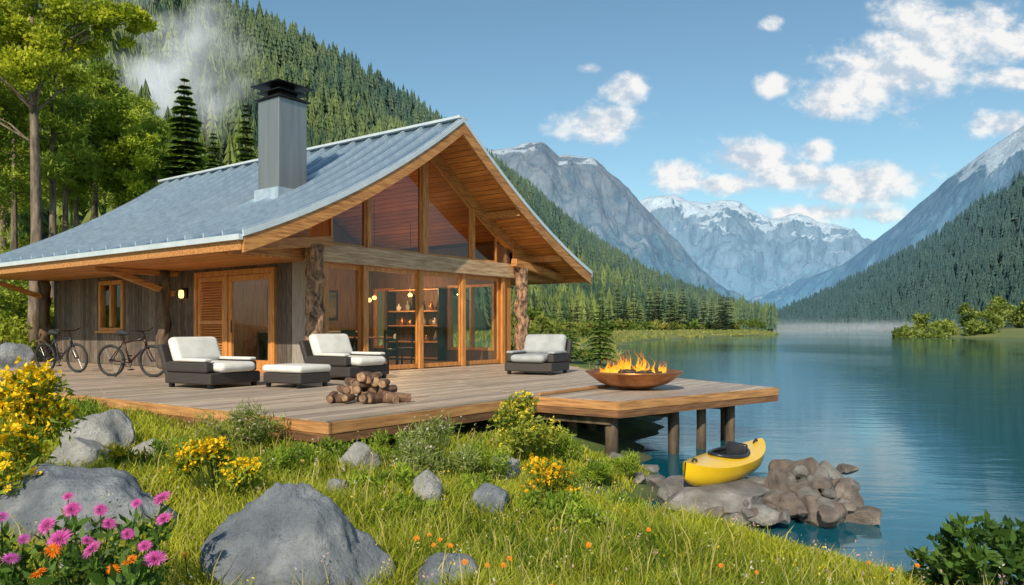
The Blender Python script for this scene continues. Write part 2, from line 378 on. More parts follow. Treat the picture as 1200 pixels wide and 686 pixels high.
M_hill=mat('forest_floor',(.03,.05,.016),(.06,.085,.025),.05,rough=1)
grid_obj('mountain',Gl,M_hill,'steep mountain slope covered in conifer forest behind the cabin')
Gr=ridge_grid([(1600,30,540),(1400,85,580),(1200,210,650),(1100,279,720),(1000,335,800),(930,366,880),(870,388,960)],
   [(1600,230),(1400,270),(1220,330),(1130,400),(1050,480),(970,620),(890,800)],80,34,1.1,14,80,8.3,zf=-2,edge=.25)
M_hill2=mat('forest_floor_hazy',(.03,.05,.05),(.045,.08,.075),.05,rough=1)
grid_obj('mountain',Gr,M_hill2,'dark forested slope on the right side of the lake')
Gm=ridge_grid([(300,60,1850),(450,140,1900),(560,178,2000),(600,178,2000),(622,170,2000),(636,168,2000),(655,180,2050),(676,181,2050),(692,186,2050),(712,200,2100),(735,216,2100),(760,247,2200),(800,292,2300),(850,347,2500),(900,386,2600)],
   [(200,1000),(400,1050),(560,1150),(650,1250),(720,1350),(800,1500),(850,1700),(920,2000)],230,90,1.2,62,330,1.7,edge=.12,fine=.3,jag=16)
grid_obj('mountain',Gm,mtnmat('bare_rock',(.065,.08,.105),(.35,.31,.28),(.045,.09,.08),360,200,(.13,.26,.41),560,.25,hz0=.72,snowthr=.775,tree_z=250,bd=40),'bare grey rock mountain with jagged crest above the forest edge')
Gf=ridge_grid([(640,268,4400),(700,252,4400),(740,241,4400),(765,231,4400),(790,226,4400),(806,237,4400),(826,241,4400),(846,232,4400),(866,235,4400),(884,246,4400),(905,254,4400),(935,249,4400),(960,262,4400),(990,266,4400),(1010,276,4300),(1060,290,4300),(1150,310,4300)],
   [(600,2600),(700,2600),(800,2600),(900,2700),(1000,2800),(1150,2800)],230,80,1.1,120,520,5.2,edge=.12,fine=.32,jag=20)
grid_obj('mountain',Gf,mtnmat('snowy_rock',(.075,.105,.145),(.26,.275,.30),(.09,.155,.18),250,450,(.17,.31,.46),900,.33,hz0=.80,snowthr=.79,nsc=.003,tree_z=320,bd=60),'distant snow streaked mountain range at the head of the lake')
Gb=ridge_grid([(1700,-120,1400),(1450,-10,1600),(1300,75,1750),(1200,145,1900),(1160,171,1950),(1110,208,2050),(1050,265,2200),(985,314,2400),(920,338,2600),(855,360,2800)],
   [(1750,700),(1500,800),(1350,900),(1250,1000),(1170,1150),(1100,1350),(1020,1600),(880,2100)],200,76,1.1,60,380,9.4,edge=.12,fine=.25,jag=10)
grid_obj('mountain',Gb,mtnmat('haze_blue_rock',(.05,.085,.13),(.19,.215,.255),(.045,.10,.12),300,160,(.10,.24,.39),560,.29,hz0=.82,snowthr=.73,tree_z=240,bd=34),'blue grey mountain with snow patches rising at right')

# ------------------------------------------------------------------ foliage tools
def leaf_quads(c,size,aspect,T,up=.3,curl=0,droop=0):
    n=len(c); d=rng.normal(size=(n,3)); d[:,2]+=up-droop; d/=np.linalg.norm(d,axis=1,keepdims=True)
    r=rng.normal(size=(n,3)); s=np.cross(d,r); s/=np.linalg.norm(s,axis=1,keepdims=True)+1e-9
    L=(size*rng.uniform(.6,1.3,n))[:,None]; W=L*aspect
    V=np.stack([c,c+d*L*.5+s*W*.5,c+d*L,c+d*L*.5-s*W*.5],1).reshape(-1,3)
    return V,np.arange(4*n).reshape(n,4),np.repeat(T,4,0)
def lerpc(a,b,t): return np.array(a)[None,:]*(1-t[:,None])+np.array(b)[None,:]*t[:,None]
def crown_pts(cen,rad,K,n,cr=.38,flat=.8):
    d=rng.normal(size=(K,3)); d/=np.linalg.norm(d,axis=1,keepdims=True)
    cc=d*(rng.uniform(.25,1,K)**.6)[:,None]*np.array(rad)*.8
    k=rng.integers(0,K,n); e=rng.normal(size=(n,3)); e/=np.linalg.norm(e,axis=1,keepdims=True)
    rr=np.mean(rad)*cr*rng.uniform(.55,1.25,K)
    p=cc[k]+e*(rng.uniform(0,1,n)**.5*rr[k])[:,None]*np.array([1,1,flat])
    kt=rng.uniform(0,1,K)
    return p+np.array(cen),np.clip(kt[k]*.7+rng.uniform(0,.45,n)-.05,0,1),cc+np.array(cen)
def leafy_tree(name,base,h,trunk_r,crowns,n,size,cd,cl,label,lean=(0,0),group=None,cat='tree',cr=.38):
    r=empty(name,base,0,label,cat,group)
    tb=MB(); cps=[];Ts=[];ends=[]
    for (cx,cy,cz,rx,ry,rz_,K) in crowns:
        p,t,cc=crown_pts((cx,cy,cz),(rx,ry,rz_),K,int(n/len(crowns)),cr,.65); cps.append(p);Ts.append(t); ends+=list(cc)
    tp=[Vector((lean[0]*t*t+.08*math.sin(5*t),lean[1]*t*t,h*t)) for t in np.linspace(-.04,1,9)]
    tb.tube(tp,[trunk_r*(1.25-1.0*i/8.5) for i in range(9)],10,jit=.15)
    for e in ends[::4]:
        e=Vector(e); t=min(.95,max(.5,(e.z-.6)/h*.92)); s=Vector((lean[0]*t*t+.08*math.sin(5*t),lean[1]*t*t,h*t))
        md=(s+e)/2+Vector((0,0,.15)); tb.tube([s,md,e],[trunk_r*.26,trunk_r*.14,trunk_r*.04],6)
    tb.build('trunk',M_bark,r,smooth=True)
    p=np.concatenate(cps);t=np.concatenate(Ts)
    V,Q,T=leaf_quads(p,size,.55,lerpc(cd,cl,t)); np_mesh('crown',V,[Q],T,M_leaf,r)
    return r
def conifer_arrays(h,r,base,whorls,nb,sprays,cd,cl,seed=0,droop=.35,sw=.5):
    g=np.random.default_rng(seed); P=[];D=[];S=[];L=[];T=[]
    for w_ in range(whorls):
        t=(w_+g.uniform(-.3,.3))/whorls; z=h*(base+(1-base)*t); z=min(z,h*.985)
        BL=r*(1-t)**.8*g.uniform(.75,1.15)+.03*h*.2
        for b in range(nb):
            if g.uniform()<.1: continue
            an=2*math.pi*(b+g.uniform(-.4,.4))/nb+w_*1.1; dv=np.array([math.cos(an),math.sin(an),0]); bl=BL*g.uniform(.65,1.15)
            sd=np.array([-dv[1],dv[0],0]); tone=g.uniform(0,1)
            for k in range(sprays):
                q=(k+.6)/sprays
                for sgn in (-1,1):
                    pos=dv*bl*q*.85+np.array([0,0,z+ bl*(.12*q-droop*q*q)])
                    dd=dv*.75+sd*sgn*.6+np.array([0,0,-.28+g.uniform(-.15,.15)])
                    P.append(pos);D.append(dd/np.linalg.norm(dd));S.append(np.cross(dd,[0,0,1])+np.array([0,0,g.uniform(-.5,.5)]))
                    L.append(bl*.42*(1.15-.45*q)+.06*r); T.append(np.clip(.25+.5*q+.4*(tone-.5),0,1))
    P=np.array(P);D=np.array(D);S=np.array(S);S/=np.linalg.norm(S,axis=1,keepdims=True);L=np.array(L)[:,None]
    V=np.stack([P,P+D*L*.45+S*L*sw*.5,P+D*L,P+D*L*.45-S*L*sw*.5],1).reshape(-1,3)
    n=len(P); return V,np.arange(4*n).reshape(n,4),np.repeat(lerpc(cd,cl,np.array(T)),4,0)
def conifer(name,base,h,r,label,cb=.08,whorls=24,nb=9,sprays=4,cd=(.010,.022,.010),cl=(.045,.085,.028),seed=1,tr=None,group=None,droop=.35,sw=.5,m=None):
    o=empty(name,base,random.uniform(0,6),label,'tree',group)
    tr=tr or h*.016
    MB().tube([(.03*math.sin(3*t)*h*.1,0,h*t) for t in np.linspace(-.03,.98,7)],[tr*(1.2-1.1*i/6) for i in range(7)],9,jit=.1).build('trunk',M_bark,o,smooth=True)
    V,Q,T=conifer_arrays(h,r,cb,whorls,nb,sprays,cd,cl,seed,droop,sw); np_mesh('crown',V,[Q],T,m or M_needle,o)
    return o
def pine(name,base,h,r,label,cb,cd,cl,seed,tr,group):
    # tall pine: bare straight trunk, loose tufted crown
    g=np.random.default_rng(seed); o=empty(name,base,random.uniform(0,6),label,'tree',group)
    tb=MB(); tb.tube([(.05*math.sin(2.2*t+seed)*t*2,.04*math.cos(3*t)*t,h*t) for t in np.linspace(-.03,.98,9)],[tr*(1.2-1.0*i/8) for i in range(9)],10,jit=.15)
    ps=[];ts=[]
    for k in range(26):
        q=cb+(1-cb)*(k+g.uniform(0,1))/26; an=g.uniform(0,6.28); bl=r*(1.05-.75*((q-cb)/(1-cb))**1.3)*g.uniform(.45,1.1)
        c=np.array([math.cos(an)*bl,math.sin(an)*bl,h*q+.15*bl]); tb.tube([(0,0,h*q-.1*bl),tuple(c*np.array([.6,.6,1])-np.array([0,0,.02])),tuple(c)],[tr*.25,tr*.14,tr*.05],5)
        n=330; e=g.normal(size=(n,3)); e/=np.linalg.norm(e,axis=1,keepdims=True); rr=.30*r+.14*bl
        ps.append(c*np.array([.8,.8,1])+e*(g.uniform(0,1,n)**.5*rr)[:,None]*np.array([1.25,1.25,.5])); ts.append(np.clip(g.uniform(0,.7)+g.uniform(0,.4,n),0,1))
    tb.build('trunk',M_bark,o,smooth=True)
    V,Q,T=leaf_quads(np.concatenate(ps),.26,.22,lerpc(cd,cl,np.concatenate(ts)),.35); np_mesh('crown',V,[Q],T,M_pine,o); return o
# far forest
def tmpl(seed,tiers=5,k=6):
    g=np.random.default_rng(seed); V=[];Fc=[]
    for i in range(tiers):
        t=i/tiers; z0=.06+.88*t; z1=min(1.0,z0+.38*(1-.45*t)); rr=.20*(1-t)**.85+.015
        n=len(V); V.append([g.uniform(-.01,.01),g.uniform(-.01,.01),z1])
        off=g.uniform(0,6)
        for j in range(2*k):
            a=off+math.pi*j/k; q=rr*(g.uniform(.9,1.25) if j%2==0 else g.uniform(.4,.6)); V.append([q*math.cos(a),q*math.sin(a),z0-(.045 if j%2==0 else -.02)])
        for j in range(2*k): Fc.append([n,n+1+j,n+1+(j+1)%(2*k)])
    return np.array(V),np.array(Fc)
TM=[tmpl(s) for s in range(4)]
def forest(name,P,H,Tc,label,cat='forest'):
    Vs=[];Fs=[];Ts=[];off=0
    kk=rng.integers(0,4,len(P)); an=rng.uniform(0,6.28,len(P)); wd=rng.uniform(.75,1.3,len(P))
    for q in range(4):
        m=kk==q; TV,TF=TM[q]; n=m.sum()
        ca,sa=np.cos(an[m])[:,None],np.sin(an[m])[:,None]; h=H[m][:,None]; w_=wd[m][:,None]*h
        x=(TV[None,:,0]*ca-TV[None,:,1]*sa)*w_+P[m][:,0:1]; y=(TV[None,:,0]*sa+TV[None,:,1]*ca)*w_+P[m][:,1:2]; z=TV[None,:,2]*h+P[m][:,2:3]-.5
        Vs.append(np.stack([x,y,z],-1).reshape(-1,3)); Fs.append((TF[None]+(np.arange(n)*len(TV))[:,None,None]).reshape(-1,3)+off)
        tt=Tc[m][:,None,:]*rng.uniform(.75,1.25,(n,len(TV),1))
        Ts.append(tt.reshape(-1,3)); off+=n*len(TV)
    return tag(np_mesh(name,np.concatenate(Vs),[np.concatenate(Fs)],np.concatenate(Ts),M_needle),label,cat,kind='stuff')
def sample(G,n,vmax=None):
    A=G[:-1,:-1];B=G[1:,:-1];D=G[:-1,1:];E=G[1:,1:]
    ar=np.linalg.norm(np.cross(B-A,D-A),axis=-1)
    if vmax: ar[:,vmax:]=0
    pr=(ar/ar.sum()).ravel(); k=rng.choice(len(pr),n,p=pr); i,j=np.unravel_index(k,ar.shape)
    s,t=rng.uniform(size=(2,n,1))
    return (A[i,j]*(1-s)+B[i,j]*s)*(1-t)+(D[i,j]*(1-s)+E[i,j]*s)*t
P=sample(Gl,15000,45); px=600+F*P[:,0]/P[:,1]; P=P[(px>-120)&(P[:,2]>-1)]
n=len(P); pn=np.array([noise.noise(Vector(p)*.02) for p in P]); t=np.clip(rng.normal(.48,.25,n)+pn*.6,0,1)
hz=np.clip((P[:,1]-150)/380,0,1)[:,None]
Tc=lerpc((.02,.055,.02),(.20,.245,.04),t)*(1-.64*hz)+np.array([.065,.13,.145])*.64*hz  # bluish distance haze blended into the tree tints
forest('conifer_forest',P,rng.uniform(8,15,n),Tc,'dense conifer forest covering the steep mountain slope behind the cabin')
P=sample(Gr,7000,35); px=600+F*P[:,0]/P[:,1]; P=P[(px<1330)&(P[:,2]>-1)]
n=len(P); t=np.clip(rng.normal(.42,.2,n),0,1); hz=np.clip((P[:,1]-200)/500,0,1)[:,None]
Tc=lerpc((.02,.05,.042),(.075,.125,.07),t)*(1-.72*hz)+np.array([.062,.135,.175])*.72*hz  # farther trees tinted towards haze blue, aerial haze put into their colour
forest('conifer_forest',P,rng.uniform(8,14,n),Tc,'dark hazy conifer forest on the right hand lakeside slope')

# shoreline conifers on the point, individuals
sp=[]
for i in range(28):
    px=640+i*8.0+random.uniform(-4,4); Y=random.uniform(205,236) if px>700 else random.uniform(180,215)
    sp.append((px,Y))
sp.sort()
protos=[conifer_arrays(10,2.3,.05,18,8,2,(.006,.020,.012),(.026,.055,.026),40+k,sw=.7) for k in range(3)]
mes=[None]*3
for i,(px,Y) in enumerate(sp):
    k=i%3; x=(px-600)/F*Y; z=gz(x,Y)
    o=empty('shore_conifer',(x,Y,z),random.uniform(0,6),'dark conifer on the far wooded point, %s from left in its row'%ORD[i],'tree','conifers along the far shore')
    s=random.uniform(.7,1.2)*(1.15 if px>710 else .7); o.scale=(s,s,s)
    if mes[k] is None:
        V,Q,T=protos[k]; cr=np_mesh('crown',V,[Q],T,M_needle,o); tr=MB().tube([(0,0,-.5),(0,0,9)],[.16,.03],6).build('trunk',M_bark,o); mes[k]=(cr.data,tr.data)
    else:
        for nm,me in zip(('crown','trunk'),mes[k]):
            c=bpy.data.objects.new(nm,me); C.objects.link(c); c.parent=o

# shrubs far and near
def shrub(name,base,rx,ry,h,n,size,cd,cl,label,K=10,aspect=.5,up=.5,group=None,cat='bush',trunk=True):
    o=empty(name,base,0,label,cat,group)
    p,t,cc=crown_pts((0,0,h*.52),(rx,ry,h*.52),K,n,cr=.42); p[:,2]=np.maximum(p[:,2],.01)
    V,Q,T=leaf_quads(p,size,aspect,lerpc(cd,cl,t),up); np_mesh('foliage',V,[Q],T,M_leaf,o)
    if trunk:
        b=MB()
        for c in cc[:8]: b.tube([(0,0,-.05),(c[0]*.5,c[1]*.5,c[2]*.5),tuple(c)],[h*.02,h*.014,h*.005],5)
        b.build('stem',M_bark,o)
    return o
farb=[(1062,172,3.2,3.0),(1085,178,4.0,4.2),(1108,165,3.4,3.4),(1132,180,3.2,6.0),(1152,168,4.2,4.0),(1172,185,4.5,7.4),(1192,170,4.0,4.6),(1212,165,4.5,6.4),(1140,160,4.5,2.4),(1090,163,4.0,2.0)]
farb.sort()
for i,(px,Y,r_,h_) in enumerate(farb):
    x=(px-600)/F*Y
    shrub('lakeside_bush',(x,Y,gz(x,Y)-.1),r_,r_*.8,h_,900,.9,(.07,.115,.03),(.33,.39,.075),'pale green bush on the right bank across the lake, %s from the left'%ORD[i],K=9,group='bushes on the right bank')
mid=[(612,60,1.8,1.8),(640,75,2.4,2.2),(660,110,3.2,2.0),(730,190,4.5,2.6),(770,200,4.5,2.2),(815,215,5,2.8),(850,228,5,2.4),(882,236,4.6,4.2),(640,46,1.3,1.4),(690,120,3,1.6),(672,90,2.6,1.3),(705,150,4.2,1.8),(750,180,4,1.6),(625,90,3,3.0),(650,140,4,3.2),(720,165,3.4,1.8),(790,208,4,1.8),(682,75,1.6,.9),(700,100,2,1.0),(835,222,4,1.6)]
mid.sort()
for i,(px,Y,r_,h_) in enumerate(mid):
    x=(px-600)/F*Y
    g_=i%3
    shrub('lakeside_bush',(x,Y,gz(x,Y)-.1),r_,r_*.8,h_,700,.16*r_+.1,((.06,.095,.02),(.045,.085,.02),(.08,.10,.02))[g_],((.28,.32,.06),(.20,.28,.05),(.36,.34,.08))[g_],'low shore bush right of the cabin, %s from the left along the bank'%ORD[i],K=8,group='bushes along the shore right of the cabin')
for px,Y,h_,r_,lab,sd in ((668,32,2.6,.55,'smaller young pine standing on the shore behind the deck, left of its twin',5),(703,33,3.45,.72,'taller young pine at the water behind the deck, right of its twin',6)):
    x=(px-600)/F*Y; z=max(gz(x,Y),-.86)
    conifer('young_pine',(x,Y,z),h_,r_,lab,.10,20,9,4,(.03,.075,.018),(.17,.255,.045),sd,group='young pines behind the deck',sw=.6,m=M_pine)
for px,Y,r_,h_,lab in ((684,36,.6,.5,'low leafy bush between the feet of the two young pines'),(648,29,.7,.8,'green bush between the grey chair and the smaller pine'),(618,28,.9,1.2,'green bush just right of the cabin corner post')):
    x=(px-600)/F*Y; shrub('shore_bush',(x,Y,max(gz(x,Y),-.88)),r_,r_*.8,h_,900,.13,(.06,.10,.02),(.26,.31,.055),lab)

# ------------------------------------------------------------------ trees at left
def tpos(px,Y): 
    x=(px-600)/F*Y; return (x,Y,gz(x,Y)-.05)
leafy_tree('broadleaf_tree',tpos(40,24.5),11,.19,[(-1.8,0,9.7,2.2,1.8,1.8,24),(.5,-.4,8.9,1.8,1.5,1.2,20),(1.0,0,10.5,2.4,1.6,1.2,28),(2.9,-.2,10.3,1.4,1.0,.8,14),(-2.6,.2,7.8,1.6,1.4,.9,10),(-.3,-.8,9.8,2.2,1.2,1.6,20)],36000,.145,(.13,.21,.010),(.66,.66,.05),'tall broadleaf tree with bright yellow green leaves in the upper left corner',cr=.28)
leafy_tree('leafy_tree',tpos(140,31),8.4,.16,[(0,0,7.5,1.4,1.4,1.3,18),(.7,0,6.4,1.4,1.4,1.2,14),(-.4,0,6.2,1.1,1.2,1.0,10),(.5,0,5.0,1.2,1.2,.9,10)],20000,.15,(.09,.17,.012),(.54,.62,.055),'rounded mid green tree between the corner tree and the dark spruce',cr=.33)
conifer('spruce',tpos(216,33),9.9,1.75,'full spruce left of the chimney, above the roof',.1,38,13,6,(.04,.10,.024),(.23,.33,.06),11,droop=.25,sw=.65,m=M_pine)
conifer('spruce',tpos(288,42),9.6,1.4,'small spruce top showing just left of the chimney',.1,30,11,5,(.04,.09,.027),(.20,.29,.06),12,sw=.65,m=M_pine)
pines=[(62,28,10.5,1.5,.5),(112,33,10.0,1.6,.52),(-15,27,9.8,1.6,.45),(16,31,9.4,1.7,.45),(88,38,9.2,1.7,.42),(165,38,9.0,1.5,.42),(182,36,8.0,1.3,.5),(-50,32,10.5,1.9,.3),(146,42,10,1.8,.38),(77,30,8.6,1.3,.55),(3,38,10.5,1.8,.35)]
pines.sort()
for i,(px,Y,h_,r_,cb) in enumerate(pines):
    pine('pine_tree',tpos(px,Y),h_,r_,'tall pine with bare lower trunk in the wood at left, %s from the left'%ORD[i],cb,(.08,.15,.02),(.44,.52,.065),20+i,.15,'pines in the wood left of the cabin')
conifer('spruce',tpos(250,46),8.2,1.5,'small spruce between the full spruce and the chimney',.12,28,10,5,(.04,.09,.024),(.20,.29,.06),14,sw=.65,m=M_pine)
und=[(-5,22.5,1.3,1.7),(22,26,1.6,1.6),(48,27,1.5,1.5),(75,30,1.7,2.0),(115,33,1.8,2.4),(10,30,2.0,2.2),(160,36,2,3.0),(-40,25,1.6,2.6),(30,36,2.2,3.0),(90,40,2.2,3.0)]
und.sort()
for i,(px,Y,r_,h_) in enumerate(und):
    shrub('woodland_bush',tpos(px,Y),r_,r_*.8,h_,1900,.15,(.08,.15,.015),(.48,.55,.06),'green bush under the pines at left, %s from the left'%ORD[i],K=12,group='bushes under the pines')

# ------------------------------------------------------------------ cabin
cab=empty('cabin',CO,TH,'timber lakeside cabin with a curved metal roof, chimney and glazed gable','cabin')
W=7.30; HC=3.65; EV=6.06; B0=-1.31; B1=12.29; LB=11.9
def rz(a): d=abs(a-HC); return 6.04-.735*d+.0305*d*d
def strip(a0,a1,top,bot,b0,b1,n=16):
    mb=MB(); xs=np.linspace(a0,a1,n+1)
    mb.prism([(x,rz(x)+top) for x in xs]+[(x,rz(x)+bot) for x in xs[::-1]],b0,b1); return mb
roof=MB()
for a0,a1 in ((HC-EV,HC),(HC,HC+EV)):
    s_=strip(a0,a1,0,-.05,B0,B1,36); roof.add(s_.v,s_.f)
ro=roof.build('roof',M_roof,cab,smooth=True)
try: ro.data.set_sharp_from_angle(angle=.35)
except Exception: pass
seam=MB()
for a0,a1 in ((HC-EV,HC),(HC,HC+EV)):
    bb=B0+.03
    while bb<B1:
        xs=np.linspace(a0+.01,a1-.01,25)
        seam.prism([(x,rz(x)+.075) for x in xs]+[(x,rz(x)-.01) for x in xs[::-1]],bb-.018,bb+.018)
        bb+=RS
sm_=seam.build('standing_seam',M_seam,ro,smooth=True)
try: sm_.data.set_sharp_from_angle(angle=.35)
except Exception: pass
rc=MB(); rc.beam((HC,B0-.02,6.08),(HC,B1,6.08),.3,.06); rc.build('ridge_cap',M_trim,ro)
for k,(a0,a1) in enumerate(((HC-EV+.05,HC-.001),(HC+.001,HC+EV-.05))):
    strip(a0,a1,-.055,-.19,B0+.07,B1-.07).build('roof_lining',M_woody,cab)
    lo=strip(a0-.03 if k==0 else a0,a1 if k==0 else a1+.03,-.07,-.36,B0-.005,B0+.065); lo.build('rake_board',M_woodx,cab)
    strip(a0-.06 if k==0 else a0,a1 if k==0 else a1+.06,.04,-.066,B0-.03,B0-.001).build('rake_trim',M_trim,cab)
    strip(a0,a1,-.07,-.30,B1-.065,B1+.003).build('rake_board',M_woodx,cab)
ez=rz(HC-EV)
for sgn,ae in ((-1,HC-EV),(1,HC+EV)):
    x0,x1=(ae+.0,ae+.06) if sgn<0 else (ae-.06,ae)
    MB().box(x0,x1,B0+.07,B1-.07,ez-.30,ez-.055).build('eave_fascia',M_woodx,cab)
    g=MB(); gx0=ae-.09 if sgn<0 else ae+.002; g.box(gx0,gx0+.088,B0,B1,ez-.13,ez-.03); g.build('gutter',M_trim,cab)
    s0,s1=(ae+.06,-.004) if sgn<0 else (W+.004,ae-.06)
    sf=MB(); nb_=14
    for q in range(nb_):
        xa=s0+(s1-s0)*q/nb_; xb=s0+(s1-s0)*(q+1)/nb_-.008
        sf.box(xa,xb,-.1,B1-.1,ez-.27,ez-.24)
    sf.build('soffit',M_woody,cab)
    xs=np.linspace(s0,s1,7)
    MB().prism([(s0,ez-.24),(s1,ez-.24)]+[(x,rz(x)-.195) for x in xs[::-1]],-.13,-.10).build('eave_end_board',M_woodx,cab)
for a in (HC,1.15,6.15,-.9,8.2):
    MB().beam((a,B0+.08,rz(a)-.29),(a,.0,rz(a)-.29),.16,.19).build('purlin',M_woodx,cab,bevel=.01)
MB().box(0,W,0,LB,-.4,.012).build('floor',mat('interior_floor',(.16,.10,.06),(.24,.15,.09),3,(1,8,8),.4),cab)
wl=MB()
def wallseg(b0,b1,z0,z1):
    wl.tint=(.8,.8,.8); wl.box(.03,.14,b0,b1,z0,z1)
    y=b0
    while y<b1-.05:
        t=random.uniform(.7,1.5); wl.tint=(t,t*.98,t*.96); wl.box(0,.029,y+.004,min(y+.17,b1)-.004,z0,z1); y+=.17
zt=3.45
wallseg(.46,1.02,0,zt); wallseg(4.18,7.65,0,zt); wallseg(9.0,LB,0,zt); wallseg(7.65,9.0,0,.93); wallseg(7.65,9.0,2.32,zt); wallseg(1.02,4.18,2.36,zt)
wl.build('wall',M_board,cab)
wp=MB(); wp.box(0,.44,-.03,.45,-.3,2.5); wp.build('corner_wall',mat('pale_board',(.22,.18,.155),(.38,.33,.29),5,(7,7,.6),.75,bump=.3),cab)
# right wall with two tall windows that let the lake shore show through
wr=MB(); zt2=3.45
for b0,b1,z0,z1 in ((0,.45,0,zt2),(2.25,4.55,0,zt2),(5.5,LB,0,zt2),(.45,2.25,0,.35),(.45,2.25,2.3,zt2),(4.55,5.5,0,.35),(4.55,5.5,2.3,zt2)): wr.box(W-.14,W,b0,b1,z0,z1)
wr.build('wall',M_int,cab)
for b0,b1 in ((.45,2.25),(4.55,5.5)):
    f=MB(); 
    for y in (b0,b1-.08): f.box(W-.16,W+.02,y,y+.08,.35,2.3)
    f.box(W-.16,W+.02,b0+.08,b1-.08,.35,.43); f.box(W-.16,W+.02,b0+.08,b1-.08,2.22,2.3); f.box(W-.158,W+.018,(b0+b1)/2-.03,(b0+b1)/2+.03,.43,2.22)
    f=f.build('window',M_frame,cab); MB().add([(W-.07,b0+.05,.4),(W-.07,b1-.05,.4),(W-.07,b1-.05,2.25),(W-.07,b0+.05,2.25)],[(0,1,2,3)]).build('pane',M_glass,f)
wb=MB(); wb.prism([(.15,0),(W-.15,0),(W-.15,3.4),(HC,5.6),(.15,3.4)],LB-.12,LB); wb.build('wall',M_board,cab)
pt=MB(); pt.prism([(.15,.02),(W-.15,.02),(W-.15,3.35),(HC,5.55),(.15,3.35)],5.6,5.7); pt.build('partition_wall',M_int,cab)
MB().box(-.12,W+.12,-.2,.06,2.44,2.84).build('tie_beam',mat('grey_larch_beam',(.32,.19,.10),(.60,.41,.25),3,(.7,9,9),.6,bump=.3),cab,bevel=.015)
gf=MB()
for a0,a1 in ((-.1,HC),(HC,W+.1)):
    xs=np.linspace(a0,a1,7); gf.prism([(x,rz(x)-.195) for x in xs]+[(x,rz(x)-.52) for x in xs[::-1]],-.10,.08)
gf.build('gable_rafter',M_woodx,cab)
for a,wd in ((1.75,.12),(HC,.2),(5.55,.12)):
    MB().box(a-wd/2,a+wd/2,-.09,.07,2.842,rz(a)-.50).build('gable_post',M_frame,cab)
MB().box(6.86,W,-.04,.1,0,2.44).build('corner_wall',M_frame,cab)
def framed(name,poly,y,wd,dp,parent=cab,glass=M_glass):
    mb=MB(); n=len(poly); c=Vector((sum(p[0] for p in poly)/n,0,sum(p[1] for p in poly)/n))
    for i in range(n):
        p=Vector((poly[i][0],y,poly[i][1])); q=Vector((poly[(i+1)%n][0],y,poly[(i+1)%n][1]))
        inn=(Vector((c.x,y,c.z))-(p+q)/2); d=(q-p).normalized(); inn-=d*inn.dot(d); inn.normalize()
        mb.beam(p+inn*wd/2+Vector((0,.0007*i,0)),q+inn*wd/2+Vector((0,.0007*i,0)),dp,wd,up=inn)
    o=mb.build(name,M_frame,parent)
    s=MB(); s.add([(x,y,z) for x,z in poly],[tuple(range(n))]); s.build('pane',glass,o); return o
for a0,a1 in ((.66,1.69),(1.81,HC-.1),(HC+.1,5.49),(5.61,6.64)):
    z0=2.845; framed('gable_window',[(a0,z0),(a1,z0),(a1,rz(a1)-.53),(a0,rz(a0)-.53)],-.01,.055,.07,glass=M_glassd)
for i,(a0,a1) in enumerate(((.46,1.63),(1.63,3.47),(3.47,5.11),(5.11,6.86))):
    y=-.03 if i in (1,2) else .03
    o=framed('glass_door',[(a0+.008,.02),(a1-.008,.02),(a1-.008,2.43),(a0+.008,2.43)],y,.10,.06)
    if i in (1,2):
        hx=a1-.05 if i==1 else a0+.05
        h=MB(); h.tube([(hx,y-.07,.85),(hx,y-.07,1.25)],.014,8); h.beam((hx,y-.07,.9),(hx,y-.03,.9),.02,.02); h.beam((hx,y-.07,1.2),(hx,y-.03,1.2),.02,.02); h.build('door_handle',M_dark,o)
for a in (.46,1.63,3.47,5.11,6.86):
    MB().box(a-.07,a+.07,-.12,-.065,.0,2.438).build('door_post',M_frame,cab,bevel=.006)
def side_frame(name,b0,b1,z0,z1,wd,mid=None):
    mb=MB(); mb.box(-.05,.1,b0,b0+wd,z0,z1); mb.box(-.05,.1,b1-wd,b1,z0,z1); mb.box(-.052,.1,b0+wd,b1-wd,z1-wd,z1); mb.box(-.052,.1,b0+wd,b1-wd,z0,z0+wd*.8)
    if mid: mb.box(-.05,.1,mid-wd/2,mid+wd/2,z0+wd,z1-wd)
    return mb.build(name,M_frame,cab,bevel=.005)
o=side_frame('side_door_frame',1.02,4.18,.0,2.36,.12,2.85)
d=MB(); d.box(-.02,.05,1.16,1.27,.1,2.22); d.box(-.02,.05,2.66,2.77,.1,2.22); d.box(-.021,.05,1.27,2.66,2.1,2.22); d.box(-.021,.05,1.27,2.66,.1,.28)
d=d.build('side_door',M_frame,cab); MB().add([(.01,1.27,.28),(.01,2.66,.28),(.01,2.66,2.1),(.01,1.27,2.1)],[(0,1,2,3)]).build('pane',M_glass,d)
MB().tube([(-.06,2.6,.9),(-.06,2.6,1.2)],.014,8).build('door_handle',M_dark,d)
s=MB(); s.box(-.03,.04,2.93,3.02,.1,2.22); s.box(-.03,.04,3.95,4.04,.1,2.22); s.box(-.031,.04,3.02,3.95,2.12,2.22); s.box(-.031,.04,3.02,3.95,.1,.22); s.box(-.031,.04,3.02,3.95,1.1,1.18)
for k in range(30):
    z=.25+k*.063
    if z<2.1: s.beam((.0,3.02,z),(.0,3.95,z),.06,.012,up=(-.5,0,.86))
s.build('louvre_shutter',M_frame,cab)
o=side_frame('window',7.65,9.0,.93,2.32,.11,8.32); MB().add([(.03,7.7,1),(.03,8.95,1),(.03,8.95,2.25),(.03,7.7,2.25)],[(0,1,2,3)]).build('pane',M_glass,o)
MB().box(-.12,.0,7.58,9.07,.87,.928).build('window_sill',M_frame,o)
